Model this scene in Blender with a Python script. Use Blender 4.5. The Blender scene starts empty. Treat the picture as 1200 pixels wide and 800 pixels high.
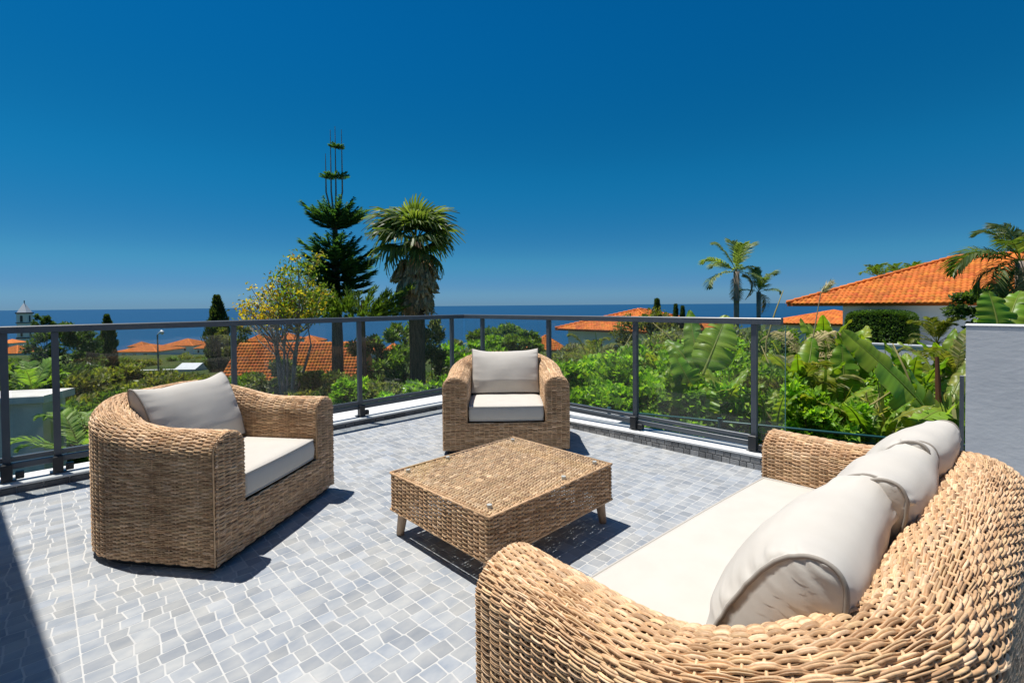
import bpy, math, random
import numpy as np
from mathutils import Vector, Matrix, noise as mnoise

random.seed(7)
RNG = np.random.default_rng(7)
SC = bpy.context.scene
COL = SC.collection
PI = math.pi
R = math.radians

# ---------------------------------------------------------------- camera
EYE = 1.25
FPX = 556.0                       # focal length in photo pixels (1200 wide)
PITCH, ROLL = R(-1.0), R(0.52)
PCY = 367.0                       # principal point row
fwd0 = Vector((1, 1, 0)).normalized()
right0 = Vector((1, -1, 0)).normalized()
up0 = Vector((0, 0, 1))
fwd = (fwd0 * math.cos(PITCH) + up0 * math.sin(PITCH)).normalized()
upp = (up0 * math.cos(PITCH) - fwd0 * math.sin(PITCH)).normalized()
rgt = (right0 * math.cos(ROLL) - upp * math.sin(ROLL)).normalized()
upc = (upp * math.cos(ROLL) + right0 * math.sin(ROLL)).normalized()
cam_d = bpy.data.cameras.new('camera')
cam = bpy.data.objects.new('camera', cam_d)
COL.objects.link(cam)
mw = Matrix.Identity(4)
for i in range(3):
    mw[i][0], mw[i][1], mw[i][2] = rgt[i], upc[i], -fwd[i]
mw[0][3], mw[1][3], mw[2][3] = 0, 0, EYE
cam.matrix_world = mw
cam_d.sensor_width = 36
cam_d.lens = 36 * FPX / 1200
cam_d.shift_y = (PCY - 400) / 1200
cam_d.clip_start = 0.05
cam_d.clip_end = 200000
SC.camera = cam


def at(px, py, d):
    """point seen at photo pixel (px,py), d metres ahead"""
    v = fwd + rgt * ((px - 600) / FPX) - upc * ((py - PCY) / FPX)
    v = v * (d / v.dot(fwd0))
    return Vector((v.x, v.y, v.z + EYE))


def proj(p):
    v = Vector(p) - Vector((0, 0, EYE))
    z = v.dot(fwd)
    if z < 0.02:
        return None
    return 600 + FPX * v.dot(rgt) / z, PCY - FPX * v.dot(upc) / z, z


# ---------------------------------------------------------------- world, sun, exposure
SUN = Vector((-0.12, 0.27, 1.0)).normalized()
W = bpy.data.worlds.new('World')
SC.world = W
W.use_nodes = True
nt = W.node_tree
nt.nodes.clear()
o_ = nt.nodes.new('ShaderNodeOutputWorld')
b_ = nt.nodes.new('ShaderNodeBackground')
sk = nt.nodes.new('ShaderNodeTexSky')
sk.sky_type = 'NISHITA'
sk.sun_disc = False
sk.sun_elevation = math.asin(SUN.z)
sk.sun_rotation = math.atan2(SUN.x, SUN.y) % (2 * PI)
sk.altitude = 900
sk.air_density = 0.75
sk.dust_density = 0.15
sk.ozone_density = 4.0
hs = nt.nodes.new('ShaderNodeHueSaturation')
hs.inputs['Saturation'].default_value = 1.35
hs.inputs['Value'].default_value = 1.0
nt.links.new(sk.outputs[0], hs.inputs['Color'])
# polarised look: the sky is filtered deeper blue, most of all low down
tcw = nt.nodes.new('ShaderNodeTexCoord')
sxyz = nt.nodes.new('ShaderNodeSeparateXYZ')
nt.links.new(tcw.outputs['Generated'], sxyz.inputs[0])
rmp = nt.nodes.new('ShaderNodeValToRGB')
rmp.color_ramp.interpolation = 'EASE'
SKYF = [(0.0, (.23, .40, .68)), (.03, (.29, .48, .68)), (.098, (.35, .69, .69)), (.27, (.23, .96, .83)), (.54, (.15, 1.1, 1.0)), (.80, (.62, 1.15, 1.02)), (1.0, (1.0, 1.2, 1.05))]
els = rmp.color_ramp.elements
for i, (p_, c_) in enumerate(SKYF):
    e_ = els[i] if i < 2 else els.new(p_)
    e_.position = p_
    e_.color = (c_[0] / 1.2, c_[1] / 1.2, c_[2] / 1.2, 1)
nt.links.new(sxyz.outputs[2], rmp.inputs[0])
mul_ = nt.nodes.new('ShaderNodeMix')
mul_.data_type = 'RGBA'
mul_.blend_type = 'MULTIPLY'
mul_.inputs[0].default_value = 1
nt.links.new(hs.outputs[0], mul_.inputs[6])
nt.links.new(rmp.outputs[0], mul_.inputs[7])
nt.links.new(mul_.outputs[2], b_.inputs['Color'])
b_.inputs['Strength'].default_value = 0.102
nt.links.new(b_.outputs[0], o_.inputs['Surface'])

sl = bpy.data.lights.new('sun', 'SUN')
sl.energy = 5.0
sl.angle = R(0.5)
sl.color = (1.0, 0.955, 0.89)
so = bpy.data.objects.new('sun', sl)
COL.objects.link(so)
so.location = (0, 0, 30)
so.rotation_euler = SUN.to_track_quat('Z', 'Y').to_euler()

SC.view_settings.view_transform = 'Standard'
SC.view_settings.look = 'None'
SC.view_settings.exposure = 0.3
SC.view_settings.gamma = 1.0
SC.render.engine = 'CYCLES'
SC.cycles.max_bounces = 8
SC.cycles.transparent_max_bounces = 24
SC.cycles.caustics_reflective = False
SC.cycles.caustics_refractive = False


# ---------------------------------------------------------------- materials
def new_mat(name):
    m = bpy.data.materials.new(name)
    m.use_nodes = True
    n = m.node_tree
    n.nodes.clear()
    out = n.nodes.new('ShaderNodeOutputMaterial')
    return m, n, out


def N(n, t, **kw):
    x = n.nodes.new(t)
    for k, v in kw.items():
        if k in x.inputs:
            x.inputs[k].default_value = v
        else:
            setattr(x, k, v)
    return x


def geo_noise(n, scale, detail=4, rough=0.55, obj=True, stretch=None):
    tc = N(n, 'ShaderNodeTexCoord')
    src = tc.outputs['Object']
    if stretch:
        mp = N(n, 'ShaderNodeMapping')
        mp.inputs['Scale'].default_value = stretch
        n.links.new(src, mp.inputs[0])
        src = mp.outputs[0]
    t = N(n, 'ShaderNodeTexNoise')
    t.inputs['Scale'].default_value = scale
    t.inputs['Detail'].default_value = detail
    t.inputs['Roughness'].default_value = rough
    n.links.new(src, t.inputs['Vector'])
    return t


def mat(name, col, rough=0.6, spec=0.3, col2=None, nscale=6, bump=0.0, bscale=60, metallic=0.0, attr=False,
        stretch=None, lo=0.35, hi=0.65, coat=0.0, sheen=0.0, bdist=0.01, bstretch=None):
    m, n, out = new_mat(name)
    p = N(n, 'ShaderNodeBsdfPrincipled')
    p.inputs['Roughness'].default_value = rough
    p.inputs['Specular IOR Level'].default_value = spec
    p.inputs['Metallic'].default_value = metallic
    if coat:
        p.inputs['Coat Weight'].default_value = coat
    if sheen:
        p.inputs['Sheen Weight'].default_value = sheen
    c1 = (*col, 1)
    src = None
    if attr:
        a = N(n, 'ShaderNodeAttribute')
        a.attribute_name = 'col'
        src = a.outputs['Color']
    if col2 is not None:
        t = geo_noise(n, nscale, stretch=stretch)
        mr = N(n, 'ShaderNodeMapRange')
        mr.inputs['From Min'].default_value = lo
        mr.inputs['From Max'].default_value = hi
        n.links.new(t.outputs[0], mr.inputs[0])
        mx = N(n, 'ShaderNodeMix', data_type='RGBA')
        mx.inputs[6].default_value = c1
        mx.inputs[7].default_value = (*col2, 1)
        n.links.new(mr.outputs[0], mx.inputs[0])
        if src is not None:
            mu = N(n, 'ShaderNodeMix', data_type='RGBA', blend_type='MULTIPLY')
            mu.inputs[0].default_value = 1
            n.links.new(src, mu.inputs[6])
            n.links.new(mx.outputs[2], mu.inputs[7])
            src = mu.outputs[2]
        else:
            src = mx.outputs[2]
    if src is not None:
        n.links.new(src, p.inputs['Base Color'])
    else:
        p.inputs['Base Color'].default_value = c1
    if bump:
        t = geo_noise(n, bscale, detail=6, stretch=bstretch)
        bm = N(n, 'ShaderNodeBump')
        bm.inputs['Strength'].default_value = bump
        bm.inputs['Distance'].default_value = bdist
        n.links.new(t.outputs[0], bm.inputs['Height'])
        n.links.new(bm.outputs[0], p.inputs['Normal'])
    n.links.new(p.outputs[0], out.inputs[0])
    return m


def leaf_mat(name, rough=0.45, trans=0.35, spec=0.35):
    m, n, out = new_mat(name)
    a = N(n, 'ShaderNodeAttribute')
    a.attribute_name = 'col'
    p = N(n, 'ShaderNodeBsdfPrincipled')
    p.inputs['Roughness'].default_value = rough
    p.inputs['Specular IOR Level'].default_value = spec
    n.links.new(a.outputs['Color'], p.inputs['Base Color'])
    t = N(n, 'ShaderNodeBsdfTranslucent')
    g = N(n, 'ShaderNodeMix', data_type='RGBA', blend_type='MULTIPLY')
    g.inputs[0].default_value = 1
    g.inputs[7].default_value = (1.35, 1.45, 0.40, 1)
    n.links.new(a.outputs['Color'], g.inputs[6])
    n.links.new(g.outputs[2], t.inputs['Color'])
    mx = N(n, 'ShaderNodeMixShader')
    mx.inputs[0].default_value = trans
    n.links.new(p.outputs[0], mx.inputs[1])
    n.links.new(t.outputs[0], mx.inputs[2])
    n.links.new(mx.outputs[0], out.inputs[0])
    return m


def glass_mat(name, tint=(0.965, 0.98, 0.972), refl=1.0, dust=0.0):
    m, n, out = new_mat(name)
    tr = N(n, 'ShaderNodeBsdfTransparent')
    tr.inputs[0].default_value = (*tint, 1)
    gl = N(n, 'ShaderNodeBsdfGlossy')
    gl.inputs['Roughness'].default_value = 0.01
    fr = N(n, 'ShaderNodeFresnel')
    ge = N(n, 'ShaderNodeNewGeometry')
    io = N(n, 'ShaderNodeMapRange')
    io.inputs['To Min'].default_value = 1.45
    io.inputs['To Max'].default_value = 1 / 1.45
    n.links.new(ge.outputs['Backfacing'], io.inputs[0])
    n.links.new(io.outputs[0], fr.inputs['IOR'])
    mu = N(n, 'ShaderNodeMath', operation='MULTIPLY')
    mu.inputs[1].default_value = refl
    n.links.new(fr.outputs[0], mu.inputs[0])
    mx = N(n, 'ShaderNodeMixShader')
    n.links.new(mu.outputs[0], mx.inputs[0])
    n.links.new(tr.outputs[0], mx.inputs[1])
    n.links.new(gl.outputs[0], mx.inputs[2])
    last = mx
    if dust:
        df = N(n, 'ShaderNodeBsdfDiffuse')
        df.inputs[0].default_value = (0.6, 0.6, 0.58, 1)
        t = geo_noise(n, 1.6, detail=5, stretch=(1, 1, 0.35))
        mr = N(n, 'ShaderNodeMapRange')
        mr.inputs['From Min'].default_value = 0.35
        mr.inputs['From Max'].default_value = 0.75
        mr.inputs['To Min'].default_value = dust * 0.25
        mr.inputs['To Max'].default_value = dust
        n.links.new(t.outputs[0], mr.inputs[0])
        m2 = N(n, 'ShaderNodeMixShader')
        n.links.new(mr.outputs[0], m2.inputs[0])
        n.links.new(mx.outputs[0], m2.inputs[1])
        n.links.new(df.outputs[0], m2.inputs[2])
        last = m2
    n.links.new(last.outputs[0], out.inputs[0])
    return m


M = {}
M['rattan'] = mat('rattan', (1, 1, 1), 0.5, 0.3, col2=(0.8, 0.78, 0.74), nscale=35, attr=True, bump=0.35, bscale=220, bdist=0.002)
M['rattan_lining'] = mat('rattan_lining', (0.24, 0.15, 0.085), 0.8, 0.1)  # dark brown stands for inner strands and the shade between them
M['fabric'] = mat('cushion_fabric', (0.555, 0.522, 0.468), 0.85, 0.15, col2=(0.53, 0.496, 0.442), nscale=9, bump=0.25, bscale=900, bdist=0.0015, sheen=0.1)
M['piping'] = mat('cushion_piping', (0.30, 0.27, 0.235), 0.85, 0.1)  # darkened tone takes in the shadow under the seam
M['seat_piping'] = mat('seat_piping', (0.47, 0.445, 0.405), 0.85, 0.1)
M['cobble'] = mat('cobble', (1.26, 1.23, 1.18), 0.55, 0.3, col2=(0.80, 0.85, 0.92), nscale=5.5, attr=True, bump=0.15, bscale=60, bdist=0.003, lo=0.34, hi=0.70, stretch=(1.0, 1.7, 1))
M['grout'] = mat('grout', (0.52, 0.52, 0.505), 0.85, 0.1, col2=(0.46, 0.46, 0.45), nscale=5, bump=0.2, bscale=150)
M['kerb_stone'] = mat('kerb_stone', (1, 1, 1), 0.7, 0.2, col2=(0.75, 0.75, 0.76), nscale=16, attr=True, bump=0.3, bscale=90)
M['white_paint'] = mat('white_paint', (0.74, 0.75, 0.75), 0.6, 0.3, col2=(0.66, 0.67, 0.66), nscale=3, bump=0.15, bscale=40)
M['rail_metal'] = mat('rail_metal', (0.075, 0.092, 0.112), 0.38, 0.5, col2=(0.085, 0.102, 0.12), nscale=8, bump=0.05, bscale=300)
M['black_metal'] = mat('black_metal', (0.025, 0.028, 0.032), 0.45, 0.4)
M['green_wire'] = mat('green_wire', (0.02, 0.085, 0.085), 0.4, 0.4)
M['glass'] = glass_mat('glass', refl=0.6, dust=0.045)
M['glass_edge'] = mat('glass_edge', (0.12, 0.30, 0.27), 0.2, 0.5)
M['table_glass'] = glass_mat('table_glass', tint=(0.97, 0.985, 0.98), refl=0.25)
M['pad'] = mat('rubber_pad', (0.46, 0.47, 0.44), 0.3, 0.5)
M['leg_wood'] = mat('leg_wood', (0.50, 0.36, 0.25), 0.55, 0.3, col2=(0.40, 0.28, 0.19), nscale=12, stretch=(6, 6, 0.6))
M['stucco_blue'] = mat('stucco', (0.60, 0.62, 0.64), 0.8, 0.2, col2=(0.54, 0.56, 0.585), nscale=2.5, bump=0.28, bscale=16, bdist=0.006, bstretch=(1, 1, 2.2))
M['stucco_white'] = mat('stucco_white', (0.80, 0.79, 0.77), 0.8, 0.2, col2=(0.74, 0.73, 0.71), nscale=1.2, bump=0.3, bscale=30)
M['concrete'] = mat('concrete', (0.66, 0.63, 0.58), 0.85, 0.15, col2=(0.42, 0.40, 0.38), nscale=1.6, bump=0.4, bscale=25, lo=0.42, hi=0.7)
M['roof_tile'] = mat('roof_tile', (0.68, 0.20, 0.04), 0.8, 0.15, col2=(0.50, 0.14, 0.04), nscale=1.3, attr=True, bump=0.3, bscale=20, lo=.42, hi=.75)
M['roof_grey'] = mat('roof_grey', (0.20, 0.21, 0.225), 0.6, 0.3, col2=(0.15, 0.16, 0.17), nscale=1.5)
M['window_dark'] = mat('window_dark', (0.03, 0.035, 0.04), 0.15, 0.5)
M['blue_paint'] = mat('blue_paint', (0.16, 0.36, 0.62), 0.6, 0.3)
M['bark'] = mat('bark', (0.15, 0.11, 0.08), 0.9, 0.1, col2=(0.075, 0.055, 0.04), nscale=7, bump=0.6, bscale=25, bdist=0.03, stretch=(3, 3, .6))
M['bark_grey'] = mat('bark_grey', (0.34, 0.28, 0.23), 0.9, 0.1, col2=(0.20, 0.165, 0.14), nscale=7, bump=0.5, bscale=25, bdist=0.02)
M['leaf'] = leaf_mat('leaf', trans=.48)
M['banana_leaf'] = leaf_mat('banana_leaf', .4, .45, .4)
M['needle'] = leaf_mat('needle', 0.6, 0.42, 0.2)
M['dry'] = leaf_mat('dry_leaf', 0.8, 0.25, 0.1)
M['lamp_white'] = mat('lamp_white', (0.7, 0.72, 0.73), 0.4, 0.4)
M['slate'] = mat('spire_white', (0.70, 0.71, 0.73), 0.6, 0.3)
M['tower_trim'] = mat('tower_trim', (0.10, 0.10, 0.105), 0.8, 0.2)


# ---------------------------------------------------------------- mesh helpers
def mesh_np(name, V, F, material, parent=None, col=None, smooth=False, loc=None):
    """V (n,3), F list/array of quads (m,4) or tris (m,3); col per-vertex (n,3)"""
    V = np.asarray(V, dtype=np.float32).reshape(-1, 3)
    me = bpy.data.meshes.new(name)
    F = np.asarray(F, dtype=np.int32)
    k = F.shape[1]
    me.vertices.add(len(V))
    me.vertices.foreach_set('co', V.ravel())
    me.loops.add(F.size)
    me.loops.foreach_set('vertex_index', F.ravel())
    me.polygons.add(len(F))
    me.polygons.foreach_set('loop_start', np.arange(0, F.size, k, dtype=np.int32))
    me.polygons.foreach_set('use_smooth', np.full(len(F), bool(smooth)))
    me.update(calc_edges=True)
    if col is not None:
        c = np.ones((len(V), 4), dtype=np.float32)
        c[:, :3] = col
        a = me.color_attributes.new('col', 'FLOAT_COLOR', 'POINT')
        a.data.foreach_set('color', c.ravel())
    me.materials.append(material)
    return link(name, me, parent, loc)


def link(name, me, parent=None, loc=None):
    o = bpy.data.objects.new(name, me)
    COL.objects.link(o)
    if parent is not None:
        o.parent = parent
    if loc is not None:
        o.location = loc
    return o


class MB:
    """collects mixed polygons, builds ONE mesh object"""

    def __init__(s):
        s.v, s.f, s.c = [], [], []

    def add(s, vs, fs, col=None):
        b = len(s.v)
        s.v += [tuple(v) for v in vs]
        s.f += [tuple(i + b for i in f) for f in fs]
        s.c += [col or (1, 1, 1)] * len(vs)

    def box(s, lo, hi, col=None, bev=0.0):
        x0, y0, z0 = lo
        x1, y1, z1 = hi
        if bev <= 0:
            vs = [(x0, y0, z0), (x1, y0, z0), (x1, y1, z0), (x0, y1, z0), (x0, y0, z1), (x1, y0, z1), (x1, y1, z1), (x0, y1, z1)]
            s.add(vs, [(0, 3, 2, 1), (4, 5, 6, 7), (0, 1, 5, 4), (1, 2, 6, 5), (2, 3, 7, 6), (3, 0, 4, 7)], col)
        else:
            b = bev
            vs = []
            for z, i in ((z0, b), (z0 + b, 0), (z1 - b, 0), (z1, b)):
                vs += [(x0 + i, y0 + i, z), (x1 - i, y0 + i, z), (x1 - i, y1 - i, z), (x0 + i, y1 - i, z)]
            fs = [(0, 3, 2, 1), (12, 13, 14, 15)]
            for k in range(3):
                for j in range(4):
                    a = k * 4 + j
                    c = k * 4 + (j + 1) % 4
                    fs.append((a, c, c + 4, a + 4))
            s.add(vs, fs, col)

    def obox(s, p0, p1, w, h, col=None, up=(0, 0, 1), bev=0.0):
        """box along p0->p1; w across, h along up"""
        p0, p1 = Vector(p0), Vector(p1)
        d = (p1 - p0).normalized()
        u = Vector(up)
        x = d.cross(u).normalized()
        u = x.cross(d).normalized()
        if bev <= 0:
            prof = [(-w / 2, -h / 2), (w / 2, -h / 2), (w / 2, h / 2), (-w / 2, h / 2)]
        else:
            b = bev
            prof = [(-w / 2 + b, -h / 2), (w / 2 - b, -h / 2), (w / 2, -h / 2 + b), (w / 2, h / 2 - b), (w / 2 - b, h / 2), (-w / 2 + b, h / 2), (-w / 2, h / 2 - b), (-w / 2, -h / 2 + b)]
        n = len(prof)
        vs = [p0 + x * a + u * b for a, b in prof] + [p1 + x * a + u * b for a, b in prof]
        fs = [(i, (i + 1) % n, n + (i + 1) % n, n + i) for i in range(n)]
        fs += [tuple(range(n))[::-1], tuple(range(n, 2 * n))]
        s.add(vs, fs, col)

    def tube(s, pts, rad, seg=8, col=None, cap=True):
        pts = [Vector(p) for p in pts]
        if not hasattr(rad, '__len__'):
            rad = [rad] * len(pts)
        vs, fs = [], []
        ref = Vector((0.3, 0.2, 1)) if abs((pts[-1] - pts[0]).normalized().z) < 0.9 else Vector((1, 0.2, 0))
        for i, p in enumerate(pts):
            d = (pts[min(i + 1, len(pts) - 1)] - pts[max(i - 1, 0)])
            d = d.normalized() if d.length > 1e-9 else Vector((0, 0, 1))
            x = d.cross(ref).normalized()
            y = d.cross(x).normalized()
            for k in range(seg):
                a = 2 * PI * k / seg
                vs.append(p + (x * math.cos(a) + y * math.sin(a)) * rad[i])
        for i in range(len(pts) - 1):
            for k in range(seg):
                a = i * seg + k
                b = i * seg + (k + 1) % seg
                fs.append((a, a + seg, b + seg, b))
        if cap:
            fs.append(tuple(range(seg)))
            fs.append(tuple(range((len(pts) - 1) * seg, len(pts) * seg))[::-1])
        s.add(vs, fs, col)

    def lathe(s, prof, c=(0, 0, 0), seg=16, col=None):
        vs, fs = [], []
        for r, z in prof:
            for k in range(seg):
                a = 2 * PI * k / seg
                vs.append((c[0] + r * math.cos(a), c[1] + r * math.sin(a), c[2] + z))
        for i in range(len(prof) - 1):
            for k in range(seg):
                a = i * seg + k
                b = i * seg + (k + 1) % seg
                fs.append((a, b, b + seg, a + seg))
        fs.append(tuple(range(seg))[::-1])
        fs.append(tuple(range((len(prof) - 1) * seg, len(prof) * seg)))
        s.add(vs, fs, col)

    def build(s, name, material, parent=None, smooth=False, loc=None, off=None, attr=False):
        me = bpy.data.meshes.new(name)
        vs = s.v
        if off is not None:
            vs = [(v[0] - off[0], v[1] - off[1], v[2] - off[2]) for v in vs]
        me.from_pydata(vs, [], s.f)
        if attr:
            c = np.ones((len(vs), 4), dtype=np.float32)
            c[:, :3] = np.array(s.c)
            a = me.color_attributes.new('col', 'FLOAT_COLOR', 'POINT')
            a.data.foreach_set('color', c.ravel())
        me.materials.append(material)
        if smooth:
            me.polygons.foreach_set('use_smooth', [True] * len(me.polygons))
        me.update()
        return link(name, me, parent, loc)


def tag(o, label=None, cat=None, group=None, kind=None):
    if label:
        o['label'] = label
    if cat:
        o['category'] = cat
    if group:
        o['group'] = group
    if kind:
        o['kind'] = kind
    return o


def empty(name, loc, label=None, cat=None, group=None, rz=0.0):
    o = bpy.data.objects.new(name, None)
    COL.objects.link(o)
    o.empty_display_size = 0.1
    o.location = loc
    o.rotation_euler = (0, 0, rz)
    return tag(o, label, cat, group)


def copy_tree(o, parent=None):
    c = o.copy()
    COL.objects.link(c)
    c.parent = parent
    for ch in list(o.children):
        copy_tree(ch, c)
    return c


def stuff(o):
    o['kind'] = 'stuff'
    return o


# ---------------------------------------------------------------- terrain height
def smooth(a, b, x):
    t = min(1, max(0, (x - a) / (b - a)))
    return t * t * (3 - 2 * t)


def ground_z(x, y):
    d = (x + y) / math.sqrt(2)
    s = (x - y) / math.sqrt(2)
    r = math.hypot(x, y)
    if d < 60:
        z = -1.75 - 0.06 * max(0, r - 6)
    else:
        z = -5.0 - 0.092 * (d - 60)
    # the slope climbs to the right of the view
    lift = smooth(0.15, 0.8, s / max(d, 4.0)) * smooth(5, 14, r)
    z = z * (1 - lift) + lift * (-1.3 - 0.010 * r)
    # near garden bed beside the terrace on the right
    near = smooth(8.0, 4.4, r) * smooth(0.0, 0.6, s)
    z = z * (1 - near) + near * (-0.25)
    if d > 430:
        z = z - (d - 430) * 0.35
    return z


# ---------------------------------------------------------------- sea, land
def build_land():
    # sea
    m, n, out = new_mat('sea_water')
    p = N(n, 'ShaderNodeBsdfPrincipled')
    p.inputs['Roughness'].default_value = 0.35
    p.inputs['Specular IOR Level'].default_value = 0.18
    tc = N(n, 'ShaderNodeTexCoord')
    mp = N(n, 'ShaderNodeMapping')
    mp.inputs['Rotation'].default_value = (0, 0, R(45))
    mp.inputs['Scale'].default_value = (0.00008, 0.0009, 1)
    n.links.new(tc.outputs['Object'], mp.inputs[0])
    t = N(n, 'ShaderNodeTexNoise')
    t.inputs['Scale'].default_value = 1
    t.inputs['Detail'].default_value = 5
    n.links.new(mp.outputs[0], t.inputs[0])
    mx = N(n, 'ShaderNodeMix', data_type='RGBA')
    mx.inputs[6].default_value = (0.006, 0.042, 0.105, 1)
    mx.inputs[7].default_value = (0.011, 0.060, 0.138, 1)
    n.links.new(t.outputs[0], mx.inputs[0])
    n.links.new(mx.outputs[2], p.inputs['Base Color'])
    wv = N(n, 'ShaderNodeTexNoise')
    wv.inputs['Scale'].default_value = 0.25
    wv.inputs['Detail'].default_value = 6
    n.links.new(tc.outputs['Object'], wv.inputs[0])
    bm = N(n, 'ShaderNodeBump')
    bm.inputs['Strength'].default_value = 0.6
    bm.inputs['Distance'].default_value = 1.5
    n.links.new(wv.outputs[0], bm.inputs['Height'])
    n.links.new(bm.outputs[0], p.inputs['Normal'])
    n.links.new(p.outputs[0], out.inputs[0])
    S = 120000
    o = mesh_np('sea', [(-S, -S, -150), (S, -S, -150), (S, S, -150), (-S, S, -150)], [(0, 1, 2, 3)], m)
    tag(o, 'deep blue open sea reaching the horizon', None, None, 'structure')
    # land sheet
    m, n, out = new_mat('hillside_ground')
    p = N(n, 'ShaderNodeBsdfPrincipled')
    p.inputs['Roughness'].default_value = 0.95
    p.inputs['Specular IOR Level'].default_value = 0.1
    t = geo_noise(n, 0.12, detail=8, rough=0.65)
    cr = N(n, 'ShaderNodeValToRGB')
    e = cr.color_ramp.elements
    e[0].position = 0.30
    e[0].color = (0.030, 0.045, 0.014, 1)
    e[1].position = 0.70
    e[1].color = (0.10, 0.105, 0.035, 1)
    k = cr.color_ramp.elements.new(0.5)
    k.color = (0.055, 0.085, 0.02, 1)
    n.links.new(t.outputs[0], cr.inputs[0])
    n.links.new(cr.outputs[0], p.inputs['Base Color'])
    t2 = geo_noise(n, 1.5, detail=8, rough=0.7)
    bm = N(n, 'ShaderNodeBump')
    bm.inputs['Strength'].default_value = 1
    bm.inputs['Distance'].default_value = 0.5
    n.links.new(t2.outputs[0], bm.inputs['Height'])
    n.links.new(bm.outputs[0], p.inputs['Normal'])
    n.links.new(p.outputs[0], out.inputs[0])
    rs = [0.0, 2.5, 4, 5, 6, 7, 8, 9.5, 11, 13, 15, 18, 21, 25, 30, 36, 43, 52, 63, 76, 92, 112, 136, 165, 200, 240, 290, 350, 420, 480, 560, 700]
    na = 96
    V, F = [], []
    for r in rs:
        for k in range(na):
            a = 2 * PI * k / na
            x, y = r * math.cos(a), r * math.sin(a)
            V.append((x, y, ground_z(x, y) + 0.12 * mnoise.noise(Vector((x * .3, y * .3, 0))) * min(1, r / 10)))
    for i in range(len(rs) - 1):
        for k in range(na):
            a = i * na + k
            b = i * na + (k + 1) % na
            F.append((a, a + na, b + na, b))
    o = mesh_np('ground', V, F, m, smooth=True)
    tag(o, 'green hillside ground falling away to the sea', None, None, 'structure')


# ---------------------------------------------------------------- terrace
X_IN, Y_IN = 3.79, 4.67           # inner faces of the two kerbs


def kerb_h(y):
    return 0.062 + 0.048 * smooth(4.0, 1.1, y)


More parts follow.
